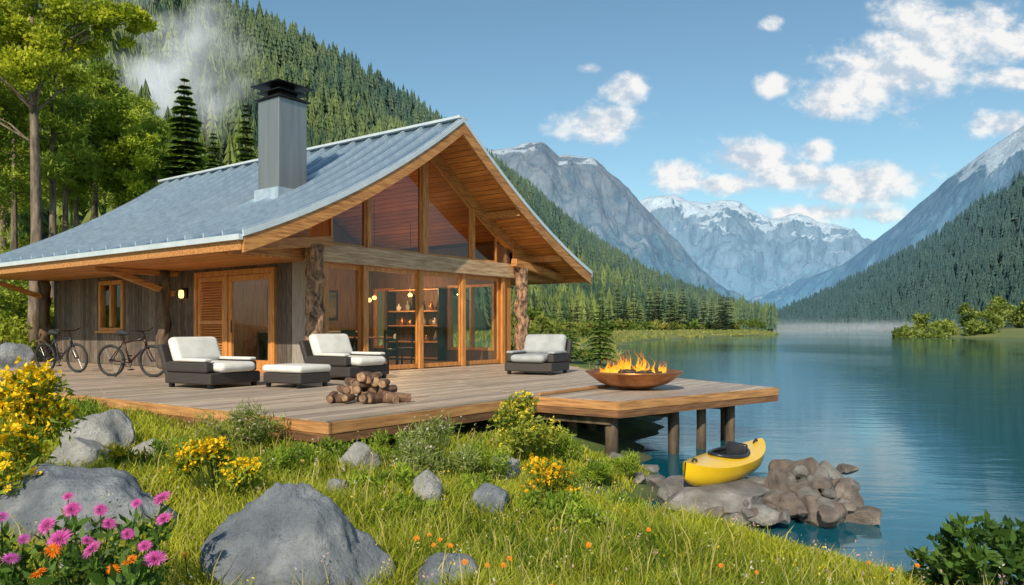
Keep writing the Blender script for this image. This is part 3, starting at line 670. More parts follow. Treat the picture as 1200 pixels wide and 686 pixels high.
def column(a,b,z1,r,m=M_log):
    N_=26
    MB().tube([(a+.02*math.sin(i*.7),b+.02*math.cos(i*.9),z) for i,z in enumerate(np.linspace(0,z1,N_))],[r*(1.06-.005*i+.05*math.sin(i*1.1)) for i in range(N_)],24,jit=.4,jf=4.5).build('log_column',m,cab,smooth=True)
column(-.06,-.38,2.74,.19); column(W+.08,-.36,2.74,.19); column(-.35,5.0,2.42,.14,M_post); column(-.3,11.8,2.42,.15,M_post)
def timber(p,q,w_,h_,name='bracket'): return MB().beam(p,q,w_,h_).build(name,M_woodx,cab,bevel=.015)
timber((-2.15,-.4,2.55),(.35,-.4,2.86),.2,.22,'outrigger_beam'); timber((W-.35,-.4,2.86),(W+2.15,-.4,2.55),.2,.22,'outrigger_beam')
timber((-.1,5.0,1.85),(-1.75,5.0,2.38),.12,.14); timber((-.1,11.8,1.85),(-1.75,11.8,2.38),.12,.14); timber((-2.0,5.0,2.36),(0,5.0,2.36),.12,.12,'outrigger_beam')
lp=MB(); lp.box(-.06,0,4.5,4.6,1.75,2.0); lp.beam((-.05,4.55,1.98),(-.16,4.55,1.98),.03,.03); lp=lp.build('wall_lamp',M_dark,cab)
MB().lathe([(0,1.74),(.05,1.75),(.065,1.82),(.055,1.93),(0,1.95)],(-.16,4.55,0),12).build('lamp_shade',M_lamp,lp,smooth=True)
a0,a1,b0,b1=.50,1.30,1.58,2.37
ch=MB(); ch.box(a0,a1,b0,b1,3.8,6.36)
ch=ch.build('chimney',M_chim,cab,bevel=.012)
MB().box(a0-.06,a1+.06,b0-.06,b1+.06,3.8,4.26).build('chimney_flashing',M_seam,ch)
cp=MB(); cx,cy=(a0+a1)/2,(b0+b1)/2
def hood(z0,z1,h0,h1):
    vs=[];
    for z,hh in ((z0,h0),(z0+.022,h0),(z1,h1)): vs+=[(cx-hh,cy-hh,z),(cx+hh,cy-hh,z),(cx+hh,cy+hh,z),(cx-hh,cy+hh,z)]
    fs=[(3,2,1,0),(8,9,10,11)]
    for l in (0,4):
        for i in range(4): fs.append((l+i,l+(i+1)%4,l+4+(i+1)%4,l+4+i))
    cp.add(vs,fs)
hood(6.362,6.43,.46,.40)
cp.box(cx-.24,cx+.24,cy-.24,cy+.24,6.43,6.60)
hood(6.54,6.62,.42,.30)
cp.box(cx-.2,cx+.2,cy-.2,cy+.2,6.62,6.70)
hood(6.69,6.85,.52,.06)
cp.build('chimney_cap',M_dark,ch)

# interior furniture
def loc(a,b,z=0): return CO+U*a+Vv*b+Vector((0,0,z))
t=empty('dining_table',loc(3.6,1.9,.012),TH,'round wooden dining table inside behind the glass doors','table')
MB().lathe([(0,.72),(.6,.72),(.62,.74),(.6,.76),(0,.76)]).build('table_top',M_wood,t); MB().lathe([(.06,.03),(.05,.72)],n=14).build('pedestal',M_dark,t); MB().lathe([(0,0),(.32,0),(.3,.03),(0,.04)]).build('base',M_dark,t)
def dchair():
    t=empty('dining_chair',(0,0,0),0)
    MB().box(-.22,.22,-.22,.22,.43,.47).build('seat',M_dark,t,bevel=.01)
    bk=MB(); bk.box(-.22,-.19,-.2,-.16,.47,.95); bk.box(-.22,-.19,.16,.2,.47,.95); bk.box(-.222,-.188,-.16,.16,.85,.95); bk.box(-.222,-.188,-.16,.16,.66,.72); bk.build('backrest',M_dark,t)
    for x in (-.19,.19):
        for y in (-.19,.19): MB().beam((x,y,0),(x,y,.43),.035,.035,up=(1,0,0)).build('leg',M_dark,t)
    return t
dc=dchair()
for i,(a,b_,r_,lab) in enumerate(((2.75,1.6,.3,'dark dining chair left of the round table inside the cabin'),(4.4,1.3,math.pi-.5,'dark dining chair right of the round table inside the cabin'),(3.3,.95,1.4,'dark dining chair nearest the glass doors inside the cabin'))):
    o=dc if i==0 else copy_tree(dc); o.location=loc(a,b_,.012); o.rotation_euler=(0,0,TH+r_); tag(o,lab,'chair','dining chairs inside the cabin')
SR=TH-math.pi/2
t=empty('wall_shelf',loc(6.97,3.4,.012),SR,'tall wooden shelf unit against the inner wall of the cabin','shelf')
for x in (-1.1,1.05): MB().box(x,x+.05,-.17,.17,0,2.2).build('side_panel',M_dark,t)
MB().box(-.02,.02,-.163,.168,.091,2.05).build('divider',M_dark,t)
for z in (.05,.55,1.05,1.5,2.16): MB().box(-1.049,1.049,-.165,.17,z,z+.04).build('shelf',M_wood,t)
items=[(-.9,.59,.3),(-.6,1.09,.25),(-.35,1.54,.3),(.3,1.09,.3),(.65,1.54,.26),(.85,.59,.34),(-.75,1.54,.22),(.45,.59,.2),(.15,1.54,.34),(.8,1.09,.22),(-.25,1.09,.18)]
js=sorted(q[0] for q in items)
for k,(x,z,hh) in enumerate(items):
    j=MB().lathe([(0,0),(.07,0),(.08,hh*.5),(.03,hh*.8),(.035,hh),(0,hh)],n=12).build('jar',(M_cushion,M_copper,M_greyc)[k%3],None,smooth=True)
    j.location=loc(6.97,3.4,.012+z)+Vector((math.cos(SR)*x,math.sin(SR)*x,0))
    tag(j,'jar on the shelf unit inside the cabin, %s along the shelf'%ORD[js.index(x)],'jar','jars on the cabin shelf')
t=empty('kitchen_counter',loc(4.4,5.2,.012),TH,'low dark kitchen counter with pale top along the back wall inside the cabin','counter')
MB().box(-1.6,1.6,-.3,.33,0,.86).build('cabinet',M_dark,t); MB().box(-1.63,1.63,-.34,.34,.862,.91).build('counter_top',M_cushg,t)
t=empty('picture_frame',loc(4.4,5.585,1.25),TH,'large dark framed panel hanging on the back wall inside the cabin','picture')
MB().box(-1.3,1.3,-.02,.01,0,.95).build('frame',M_dark,t); MB().box(-1.22,1.22,-.026,-.021,.08,.87).build('panel',mat('dull_canvas',(.03,.05,.045),(.16,.12,.07),2,rough=.7),t)
for i,(a,b_,z) in enumerate(((1.5,2.6,1.9),(3.6,1.9,1.75),(5.2,3.4,1.9),(6.2,2.9,2.0))):
    t=empty('pendant_lamp',loc(a,b_,z),TH,'lit pendant lamp hanging inside the cabin, %s from the left'%ORD[i],'lamp','pendant lamps inside the cabin')
    MB().tube([(0,0,.06),(0,0,rz(a)-.2-z)],.008,6).build('cord',M_dark,t); MB().lathe([(0,-.06),(.05,-.05),(.07,0),(.04,.05),(0,.06)],n=16).build('lamp_shade',M_lamp,t,smooth=True)
for i,(a,b_,z,e) in enumerate(((2.2,3.0,2.2,75),(5.9,3.2,2.1,120),(3.65,2.6,3.5,80))):
    l=bpy.data.lights.new('interior_lamp','POINT'); l.energy=e; l.color=(1,.58,.26); l.shadow_soft_size=.12
    o=bpy.data.objects.new('interior_lamp',l); C.objects.link(o); o.location=loc(a,b_,z)

# ------------------------------------------------------------------ deck
dk=empty('deck',CO,TH,'weathered timber deck on posts running from the cabin out over the lake','deck')
pl=MB(); bb=-9.08
while bb<11.9:
    b2=bb+.140
    l0,l1=deck_min(bb),deck_min(b2); r0,r1=deck_max(bb),deck_max(b2)
    if bb>-.12: r0=r1=-.06
    if bb<BF<b2: l1=AL
    if bb<-6.8<b2: l0=l1=AL
    if r0>l0+.05 and r1>l1+.05:
        cuts=[]
        xx=max(l0,l1)+random.uniform(.8,3.6)
        while xx<min(r0,r1)-.6: cuts.append(xx); xx+=random.uniform(2.2,4.2)
        ed=[(l0,l1)]+[(c,c) for c in cuts]+[(r0,r1)]
        for (e0,e1),(f0,f1) in zip(ed[:-1],ed[1:]):
            t=random.uniform(.68,1.2); pl.tint=(t,t*random.uniform(.97,1.02),t*random.uniform(.94,1.03)); zz=random.uniform(-.005,0)
            pl.add([(e0,bb,-.035),(f0-.004,bb,-.035),(f1-.004,b2,-.035),(e1,b2,-.035),(e0,bb,zz),(f0-.004,bb,zz),(f1-.004,b2,zz),(e1,b2,zz)],[(0,3,2,1),(4,5,6,7),(0,1,5,4),(1,2,6,5),(2,3,7,6),(3,0,4,7)])
    bb+=.147
pl.build('plank_surface',M_deck,dk)
fa=MB(); fb_=MB()
def fas(p,q,z0=-.125,z1=-.006,th=.05):
    fa.beam((p[0],p[1],(z0+z1)/2),(q[0],q[1],(z0+z1)/2),th,z1-z0)
    fb_.beam((p[0],p[1],-.18),(q[0],q[1],-.18),th*.7,.10)
fas((-5.13,-6.83),(AL-.03,-6.83)); fas((AL-.03,BF-.02),(AL-.03,-6.80)); fas((AL-.05,BF-.03),(AR+.03,BR-.035)); fas((AR+.03,BR-.04),(5.64,-3.6)); fas((5.64,-3.62),(8.2,-1.0)); fas((-5.13,11.8),(-5.13,-6.855))
fa.build('fascia',M_fascia,dk)
fb_.build('rim_joist',mat('dark_joist',(.10,.045,.02),(.27,.125,.05),3,(.8,.8,10),.7,bump=.3),dk)
# raised lip where the fire platform meets the main deck
MB().box(AL+.02,2.9,-6.86,-6.80,.004,.045).build('platform_edge',M_fascia,dk,bevel=.008)
jo=MB()
for b_ in np.arange(-8.6,-.2,.6):
    jo.beam((deck_min(b_)+.1,b_,-.13),(deck_max(b_)-.2,b_,-.13),.06,.18)
for a,bs_ in ((-4.8,-6.6),(-1.05,-8.0),(.3,-8.3),(1.9,-8.6)): jo.beam((a,bs_,-.29),(a,-.3,-.29),.14,.12)
jo.build('joist',M_post,dk)
for a,b_,r_ in ((.30,-8.3,.085),(1.7,-8.65,.085),(-1.0,-7.95,.09),(-.55,-7.0,.08),(.0,-7.4,.075),(.65,-6.6,.11),(1.15,-6.6,.09),(1.0,-8.45,.08),(2.4,-8.3,.08),(3.4,-5.8,.08),(-4.85,-6.5,.09),(-1.3,-6.5,.10),(4.9,-4.2,.09),(-.2,-6.1,.09)):
    MB().tube([(a+.01*math.sin(k*2),b_,z) for k,z in enumerate(np.linspace(-1.9,-.225,6))],[r_*1.08,r_*1.05,r_,r_*.97,r_,r_*.98],12,jit=.2).build('post',M_post,dk,smooth=True)

# ------------------------------------------------------------------ furniture on the deck
def lounge():
    r=empty('lounge_chair',(0,0,0))
    f=MB(); f.box(-.5,.5,-.47,.47,.07,.27); f=f.build('frame',M_wick,r,bevel=.03,seg=3)
    for s in (-1,1):
        y0,y1=sorted((s*.345,s*.475)); MB().box(-.48,.42,y0,y1,.272,.46).build('armrest',M_wick,r,bevel=.035,seg=3)
        y0,y1=sorted((s*.34,s*.48)); MB().box(-.30,.40,y0,y1,.462,.52).build('arm_pad',M_cushion,r,smooth=True,bevel=.026,seg=4)
    M=Matrix.Translation((-.42,0,.25))@Matrix.Rotation(math.radians(-19),4,'Y')
    b=MB(); b.box(-.10,0,-.47,.47,0,.55,M); b.build('backrest',M_wick,r,bevel=.03,seg=3)
    c=MB(); c.box(-.36,.58,-.337,.337,.275,.45); c.build('seat_cushion',M_cushion,r,smooth=True,bevel=.085,seg=6)
    M2=Matrix.Translation((-.41,0,.38))@Matrix.Rotation(math.radians(-19),4,'Y')
    c=MB(); c.box(0.01,.19,-.42,.42,.02,.50,M2); c.build('back_cushion',M_cushion,r,smooth=True,bevel=.088,seg=6)
    for x in (-.42,.42):
        for y in (-.4,.4): MB().box(x-.03,x+.03,y-.03,y+.03,0,.07).build('leg',M_dark,r)
    return r
L0=lounge()
spec=[(250,13.3,(.88,-.48),'white cushioned dark wicker lounge chair nearest the bicycles',1.1),(408,15.3,(.84,-.54),'white cushioned wicker lounge chair behind the ottoman by the corner column',1.15),(630,17.0,(-.4,-.92),'lone grey cushioned wicker lounge chair right of the glass doors',1.12)]
for i,(px,Y,d,lab,sc) in enumerate(spec):
    o=L0 if i==0 else copy_tree(L0); o.location=((px-600)/F*Y,Y,0); o.rotation_euler=(0,0,math.atan2(d[1],d[0])); o.scale=(sc*1.03,sc*1.05,sc*.87); tag(o,lab,'lounge chair','wicker lounge chairs on the deck')
    if i==2:
        for c_ in o.children:
            if 'cushion' in c_.name or 'pad' in c_.name: c_.data=c_.data.copy(); c_.data.materials[0]=M_cushg
t=empty('ottoman',((348-600)/F*13.2,13.2,0),math.atan2(-.5,.86),'long white cushioned wicker ottoman between the two left lounge chairs','ottoman')
MB().box(-.44,.44,-.36,.36,.07,.25).build('frame',M_wick,t,bevel=.03,seg=3); MB().box(-.46,.46,-.38,.38,.255,.38).build('cushion',M_cushion,t,smooth=True,bevel=.06,seg=6)
for x in (-.36,.36):
    for y in (-.3,.3): MB().box(x-.03,x+.03,y-.03,y+.03,0,.07).build('leg',M_dark,t)
# fire bowl
fb=atY(743,450,12.7); fb.z=0
t=empty('fire_bowl',fb,0,'wide shallow copper fire bowl on the deck end over the lake','fire bowl')
MB().lathe([(0,.02),(.22,.0),(.30,.02),(.55,.10),(.74,.23),(.79,.275),(.80,.29),(.77,.29),(.72,.245),(.5,.14),(.2,.10),(0,.09)],n=56).build('bowl',M_copper,t,smooth=True)
MB().ring((0,0,.285),.785,.018,'z',56,8).build('rim',M_copper,t,smooth=True)
t=empty('fire',fb+Vector((0,0,.15)),0,'orange fire burning on coals in the copper bowl','fire')
cb=MB()
for k in range(46):
    a=random.uniform(0,6.28); q=random.uniform(0,1)**.6*.55; p=Vector((q*math.cos(a),q*math.sin(a),.05+random.uniform(0,.10))); d=Vector((random.uniform(-1,1),random.uniform(-1,1),random.uniform(-.1,.3))).normalized()*random.uniform(.06,.16)
    cb.tube([p-d,p,p+d],[.035,.045,.03],7,jit=.4)
cb.build('charred_wood',mat('charred_wood',(.02,.014,.010),(.13,.08,.045),14,rough=.9,bump=.6),t)
for k in range(80):
    x=random.uniform(-.54,.54); y=random.gauss(0,.15); h_=random.uniform(.10,.38)*(1.2-1.0*abs(x)); bx=random.uniform(.018,.05)
    ph=random.uniform(0,6); sw=random.uniform(.03,.09)
    fm=MB(); n_=12; fm.tube([(x+sw*math.sin(q*5+ph)*q,y+.05*math.cos(q*4+ph)*q,.08+h_*q) for q in np.linspace(0,1,n_)],[max(.0025,bx*math.sin(min(1,(q+.15)*1.02)**.6*math.pi)*(1-.3*q)) for q in np.linspace(0,1,n_)],8,jit=.9,jf=9); fm.build('flame',M_flame,t,smooth=True)
# firewood
fp=atY(429,470,10.45); fp.z=0
rows=[(0,8,-.43,.123),(.10,6,-.32,.12),(.185,5,-.22,.115),(.26,2,-.03,.12)]
rown=['bottom','second','third','top']
for ri,(z,nn,x0,dx) in enumerate(rows):
    for k in range(nn):
        r_=random.uniform(.045,.072); L=random.uniform(.20,.34)
        an=random.uniform(-1.1,1.1)
        d=Vector((math.sin(an),-math.cos(an),random.uniform(-.2,.2))).normalized()*L/2
        c=fp+Vector((x0+dx*k+random.uniform(-.03,.03),random.uniform(-.10,.10)-(.10 if ri==0 else 0),z+.07+random.uniform(-.01,.015)))
        o=empty('firewood_log',c,0,'cut log, %s from left in the %s row of firewood'%(ORD[k],rown[ri]),'log','firewood logs on the deck')
        tn=random.uniform(.65,1.25); m=MB(); m.tint=(tn,tn,tn); m.tube([-d,-d*.3,d*.3,d],[r_,r_*1.08,r_*1.02,r_],12,jit=.35,jf=5); m.build('bark',M_bwood,o,smooth=False)
        dn=d.normalized()
        for sg in (-1,1):
            m=MB(); m.tint=(tn,tn,tn); m.tube([d*sg,d*sg+dn*sg*.006],[r_*.88,r_*.84],12); m.build('cut_end',M_cut,o)
# bicycles
def bicycle(paint):
    r=empty('bicycle',(0,0,0))
    f=MB(); BBk=(-.06,0,.29); ST=(-.2,0,.80); HT=(.32,0,.80); HB=(.36,0,.66); RA=(-.52,0,.33)
    f.tube([BBk,ST],.019,8); f.tube([(-.17,0,.70),HT],.019,8); f.tube([BBk,HB],.022,8); f.tube([HT,HB],.026,8)
    for s in (-.05,.05):
        f.tube([BBk,(RA[0],s,RA[2])],.011,6); f.tube([(-.18,0,.74),(RA[0],s,RA[2])],.01,6)
    f.build('frame',paint,r,smooth=True)
    k=MB()
    for s in (-.045,.045): k.tube([(.365,s*.8,.64),(.40,s,.5),(.50,s,.33)],.013,6)
    k.tube([(.36,-.05,.645),(.36,.05,.645)],.014,6); k.build('fork',paint,r,smooth=True)
    h=MB(); h.tube([(.32,0,.80),(.30,0,.93),(.36,0,.95)],.014,8); h.tube([(.28,-.3,.99),(.36,-.12,.95),(.36,.12,.95),(.28,.3,.99)],.013,8); hb=h.build('handlebar',M_dark,r,smooth=True)
    for s in (-1,1): MB().tube([(.30,s*.22,.975),(.265,s*.31,.995)],.019,8).build('grip',M_rubber,hb)
    s=MB(); s.tube([(-.33,0,.90),(-.25,0,.915),(-.12,0,.90),(-.04,0,.89)],[.05,.075,.04,.018],10); s.tube([(-.2,0,.8),(-.215,0,.9)],.013,8); s.build('saddle',M_rubber,r,smooth=True)
    c=MB(); c.ring((-.06,-.05,.29),.085,.008,'y',24,6); c.tube([(-.06,-.07,.29),(.04,-.07,.16)],.011,6); c.tube([(-.06,.07,.29),(-.16,.07,.42)],.011,6); c.box(0,.1,-.15,-.07,.15,.17); c.box(-.21,-.11,.07,.15,.41,.43)
    c.tube([(-.06,-.05,.375),(-.52,-.05,.36)],.006,5); c.tube([(-.06,-.05,.205),(-.52,-.05,.30)],.006,5); c.build('crank',M_dark,r)
    for x in (-.52,.50):
        w_=MB(); w_.tube([(x,-.04,.33),(x,.04,.33)],.022,8)
        for q in range(18):
            a=q*math.pi/9; w_.tube([(x,.018*(1 if q%2 else -1),.33),(x+.29*math.cos(a),0,.33+.29*math.sin(a))],.0022,4)
        w_=w_.build('wheel',M_steel,r)
        MB().ring((x,0,.33),.290,.012,'y',40,6).build('rim',M_dark,w_,smooth=True); MB().ring((x,0,.33),.312,.027,'y',40,8).build('tyre',M_rubber,w_,smooth=True)
    MB().tube([(-.2,-.05,.3),(-.26,-.2,.0)],.009,6).build('kickstand',M_dark,r)
    return r
b1_=bicycle(M_red); p=atY(156,440,15.9); b1_.location=(p.x,p.y,0.0); b1_.rotation_euler=(math.radians(4),0,math.radians(-14))
tag(b1_,'dark maroon bicycle parked on the deck beside the leftmost lounge chair','bicycle','bicycles parked by the cabin wall')
b2_=copy_tree(b1_); p=atY(73,437,17.6); b2_.location=(p.x,p.y,0.0); b2_.rotation_euler=(math.radians(4),0,math.radians(-22))
tag(b2_,'black bicycle at the far left end of the deck, behind the maroon one','bicycle','bicycles parked by the cabin wall')
for ch_ in b2_.children:
    if ch_.name.startswith(('frame','fork')):
        ch_.data=ch_.data.copy(); ch_.data.materials[0]=M_black

# ------------------------------------------------------------------ rocks
ROCK=[]
def rock(name,c,dims,label,seed,m=M_rock,sub=4,rot=None,group=None,cat='rock',cuts=10,taper=0,rough=.16,sharp=None,cr=(.55,.88),hard=.94):
    bm=bmesh.new(); bmesh.ops.create_icosphere(bm,subdivisions=sub,radius=1); g=random.Random(seed)
    pls=[]
    for _ in range(cuts):
        v=Vector((g.gauss(0,1),g.gauss(0,1),g.gauss(0,1)+.2)).normalized(); pls.append((v,g.uniform(*cr)))
    for v in bm.verts:
        p=v.co.copy()
        if hard>=1:   # cut by planes along the ray: flat facets with crisp edges
            s=1.0
            for nn,d in pls:
                q=p.dot(nn)
                if q*s>d: s=d/q
            p*=s; p*=1+rough*noise.noise(p*2.5+Vector((seed*3.1,0,0)))+.025*noise.noise(p*9+Vector((seed,2,0)))
        else:
            for nn,d in pls:
                q=p.dot(nn)
                if q>d: p-=nn*(q-d)*hard
            p*=1+rough*noise.fractal(p*1.3+Vector((seed*3.1,0,0)),.8,2.1,5)+.03*noise.noise(p*7+Vector((seed,2,0)))
        k=1-taper*max(-.3,p.z)
        v.co=Vector((p.x*dims[0]*k,p.y*dims[1]*k,p.z*dims[2]))
    me=bpy.data.meshes.new(name); bm.to_mesh(me); bm.free(); me.polygons.foreach_set('use_smooth',[True]*len(me.polygons)); me.materials.append(m)
    if sharp:
        try: me.set_sharp_from_angle(angle=sharp)
        except Exception: pass
    o=bpy.data.objects.new(name,me); C.objects.link(o); o.location=c; o.rotation_euler=(0,0,rot if rot is not None else g.uniform(0,6.28))
    ROCK.append((c[0],c[1],max(dims[0],dims[1])*.8)); return tag(o,label,cat,group)
def brock(px,pb,w_,h_,label,seed,m=M_rock,sub=4,**kw):
    Y=(EYE+.3)*F/(pb-HOR)
    for _ in range(8):
        zz=gz((px-600)/F*Y,Y); Y=(EYE-zz)*F/(pb-HOR)
    x=(px-600)/F*Y; r_=w_/F*Y/2; hh=h_/F*Y
    rock('boulder',(x,Y+r_*.6,zz+hh*.30),(r_*1.15,r_*.95,hh*.86),label,seed,m,sub,rot=0 if w_>150 else None,**kw)
brock(320,706,206,108,'large grey boulder in the front grass, left of centre',23,M_rock,sub=5,taper=.42,cuts=8,cr=(.68,.92),rough=.2)
brock(58,645,190,82,'broad blue grey boulder behind the pink flowers at left',31,M_rock,sub=5,taper=.25,cuts=7,cr=(.7,.92),rough=.18)
brock(100,532,82,50,'pale whitish boulder on the grass at left beside the yellow bush',5,M_rockw)
brock(78,548,72,30,'flat grey stone below the pale boulder at left',6,M_rockw)
brock(165,541,44,24,'small pale stone right of the pale boulder at left',9,M_rockw)
brock(418,556,58,30,'pale stone in the grass below the deck corner',12,M_rockw)
brock(499,594,40,38,'upright pale stone in the grass below the feathery shrub',14,M_rockw)
brock(575,606,54,30,'grey stone right of the upright pale stone in the grass',15,M_rock)
brock(390,588,46,22,'small flat stone behind the large grey boulder',16,M_rockw)
brock(524,696,84,36,'grey stone at the bottom edge right of the large boulder',17,M_rock)
brock(590,562,44,26,'half hidden pale stone right of the feathery shrub',18,M_rockw)
rock('boulder',(-12.9,19.6,.2),(.6,.5,.5),'dark boulder beyond the bicycles at the far left',19,M_rock)
rk=[(840,596,132,34,7.75,'broad flat slab of rock carrying the kayak at the left of the shore rocks'),(794,586,56,28,8.1,'low rock at the far left tip of the shore rock pile'),(910,590,44,40,7.9,'upright brown rock right under the kayak stern'),(938,572,42,36,8.3,'brown rock on the crest of the shore rock pile'),(962,587,42,36,8.0,'rounded rock right of the crest of the shore pile'),(988,594,40,30,8.0,'tilted grey rock near the right end of the shore pile'),(960,613,48,28,7.5,'low brown rock at the water in front of the shore pile'),(888,614,54,26,7.45,'wide low rock at the front of the shore pile below the kayak'),(1010,613,46,20,7.6,'flat rock at the right tip of the shore pile'),(922,562,32,26,8.7,'small rock behind the kayak stern'),(968,566,32,26,8.6,'small rock at the back right of the shore pile'),(925,606,40,30,7.6,'angular rock in the middle front of the shore pile'),(994,553,28,10,9.2,'small flat stone in the water behind the shore pile'),(862,616,44,22,7.4,'small dark rock below the flat slab'),(832,608,52,20,7.5,'thin rock under the front edge of the flat slab'),(945,595,36,30,7.8,'grey rock wedged in the middle of the shore pile'),(982,608,34,24,7.7,'small tan rock low at the right of the shore pile'),(952,580,34,32,8.1,'dark rock between the crest and the middle of the shore pile')]
for i,(px,py,w_,h_,Y,lab) in enumerate(rk):
    p=atY(px,py-h_*.4,Y); r_=w_/F*Y/2
    rock('shore_rock',p,(r_*1.28,r_*1.1,h_/F*Y*.74),lab,60+i,(M_rockb,M_rockg,M_rockb)[i%3] if i else M_rockg,5,group='rocks of the shore pile',cuts=15,rough=.06,sharp=.5,cr=(.5,.85),hard=1)
small=[]
for i in range(28):
    px=870+i*4.8+random.uniform(-4,4); k=random.random(); py=570+44*k-(14 if 915<px<980 else 0)*(1-k)+random.uniform(-3,3); small.append((px,py,random.uniform(14,24),8.3-1.0*k))
small.sort()
for i,(px,py,w_,Y) in enumerate(small):
    p=atY(px,py-w_*.3,Y-.12); r_=w_/F*Y/2
    rock('shore_stone',p,(r_*1.45,r_*1.15,r_*1.0),'small stone filling the shore rock pile, %s from the left'%ORD[i],200+i,(M_rockg,M_rockb)[i%2],4,group='small stones of the shore pile',cuts=13,rough=.05,sharp=.5,cr=(.5,.85),hard=1)
for i,(px,py,w_,Y,lab) in enumerate(((722,552,30,10.2,'small rock at the foot of the deck posts'),(772,562,38,9.4,'small wet rock between the deck posts and the kayak'),(748,572,30,9.0,'pebble like rock on the bank below the deck posts'),(800,556,30,9.6,'flat wet rock at the water just left of the kayak bow'),(760,548,26,10.2,'small rock beside the front deck post'))):
    p=atY(px,py,Y); r_=w_/F*Y/2; rock('shore_rock',(p.x,p.y,max(gz(p.x,p.y),-.95)+r_*.2),(r_,r_*.9,r_*.6),lab,90+i,M_rockg,4,cuts=13,rough=.06,sharp=.5,cr=(.5,.85),hard=1)

# kayak
ka=Vector((1.76,7.62,0)); kb=Vector((2.86,9.05,0)); kd=(kb-ka)
k=empty('kayak',(ka+kb)/2+Vector((0,0,-.645)),0,'yellow kayak with black cockpit lying on the shore rocks','kayak')
k.rotation_euler=(math.radians(5),math.radians(0),math.atan2(kd.y,kd.x))
LK=2.10;nx_=61;ns=13
vs=[];fs=[]
def kw(t): return .255*(max(0,1-abs(t)**2.2))**.8+.006
def ksh(t): return .24+.10*abs(t)**3
def kbot(t): return .18*abs(t)**4
for i in range(nx_):
    t=-1+2*i/(nx_-1); w_=kw(t); zs=ksh(t); zb=kbot(t)
    for j in range(ns):
        a=math.pi*j/(ns-1); vs.append((t*LK/2,-w_*math.cos(a),zs-(zs-zb)*math.sin(a)**.75))
for i in range(nx_-1):
    for j in range(ns-1): fs.append((i*ns+j,i*ns+j+1,(i+1)*ns+j+1,(i+1)*ns+j))
MB().add(vs,fs).build('hull',M_yellow,k,smooth=True)
vs=[];fs=[];nj=27
CX,CR,CW=.06,.34,.165
def kdz(t,s_): return ksh(t)+.06*(1-abs(t)**2)*(1-s_*s_)
for i in range(nx_):
    t=-1+2*i/(nx_-1); w_=kw(t)
    for j in range(nj):
        s_=-1+2*j/(nj-1); vs.append((t*LK/2,w_*s_,kdz(t,s_)))
for i in range(nx_-1):
    for j in range(nj-1):
        f_=(i*nj+j,(i+1)*nj+j,(i+1)*nj+j+1,i*nj+j+1); c=[sum(vs[q][m_] for q in f_)/4 for m_ in (0,1)]
        if ((c[0]-CX)/CR)**2+(c[1]/CW)**2>1: fs.append(f_)
MB().add(vs,fs).build('top_deck',M_yellow,k,smooth=True)
n_=40
def rimz(x,y):
    t=x/(LK/2); return kdz(t,max(-1,min(1,y/kw(t))))
pts=[]
for q in range(n_+1):
    a=q*2*math.pi/n_; x=CX+CR*1.02*math.cos(a); y=CW*1.04*math.sin(a); pts.append((x,y,rimz(x,y)+.012))
MB().tube(pts,.022,8).build('cockpit_rim',M_black,k,smooth=True)
ck=MB(); vs=[];fs=[]
for q in range(n_):
    a=q*2*math.pi/n_; x=CX+CR*math.cos(a); y=CW*math.sin(a)
    for m_,(sc,z) in enumerate(((1.0,rimz(x,y)),(.92,.16),(.7,.08),(0.01,.07))): vs.append((CX+CR*sc*math.cos(a),CW*sc*math.sin(a),z))
for q in range(n_):
    for m_ in range(3): fs.append((q*4+m_,((q+1)%n_)*4+m_,((q+1)%n_)*4+m_+1,q*4+m_+1))
ck.add(vs,fs); ck.build('cockpit',M_black,k,smooth=True)
MB().box(.24,.30,-.12,.12,.14,.38).build('seat_back',M_black,k,smooth=True,bevel=.025,seg=3)
MB().box(-.04,.25,-.12,.12,.10,.16).build('seat',M_black,k,smooth=True,bevel=.025,seg=3)
for sg in (-1,1): MB().tube([(sg*.78,0,.30),(sg*.81,0,.335),(sg*.87,0,.35),(sg*.90,0,.325)],.012,6).build('carry_handle',M_black,k)

# ------------------------------------------------------------------ grass
N=480000
pxs=rng.uniform(-250,1450,N); Y=np.exp(rng.uniform(math.log(2.2),math.log(26),N)); X=(pxs-600)/F*Y
s=np.interp(Y,shY,shX)-X
keep=(s>.15)&~in_deck(X,Y,.02)
dens=.5+.5*np.sin(X*3.1+1.3*np.sin(Y*2.2))*np.sin(Y*2.7+.8*np.sin(X*1.9))
keep&=rng.uniform(size=N)<(.55+.45*dens)
for (x,y,r_) in ROCK: keep&=((X-x)**2+(Y-y)**2)>(r_*.95)**2
X=X[keep];Y=Y[keep];dens=dens[keep];s=s[keep]; n=len(X); Z=ground(X,Y)
tuft=.5+.5*np.sin(X*7.3+2*np.sin(Y*4.1))*np.sin(Y*6.1+1.5*np.sin(X*3.7))
tall=rng.uniform(size=n)<.015
hgt=rng.uniform(.05,.15,n)*(.55+.6*dens+.55*tuft)*np.clip(.3+s*.4,.35,1)*np.where(tall,1.9,1)
wd=np.clip(.0012+.00060*Y,.0018,.016)*rng.uniform(.7,1.3,n)
an=rng.uniform(0,2*math.pi,n); ln=rng.uniform(.2,1.0,n)*hgt*np.where(tall,.5,1); dx=np.cos(an)*ln; dy=np.sin(an)*ln
fa_=rng.uniform(0,math.pi,n); sx=np.cos(fa_)*wd; sy=np.sin(fa_)*wd
z0=Z-.02
V=np.stack([np.stack([X-sx,Y-sy,z0],-1),np.stack([X+sx,Y+sy,z0],-1),np.stack([X+dx*.35+sx*.8,Y+dy*.35+sy*.8,Z+hgt*.6],-1),np.stack([X+dx*.35-sx*.8,Y+dy*.35-sy*.8,Z+hgt*.6],-1),np.stack([X+dx,Y+dy,Z+hgt],-1)],1).reshape(-1,3)
i5=np.arange(n)*5
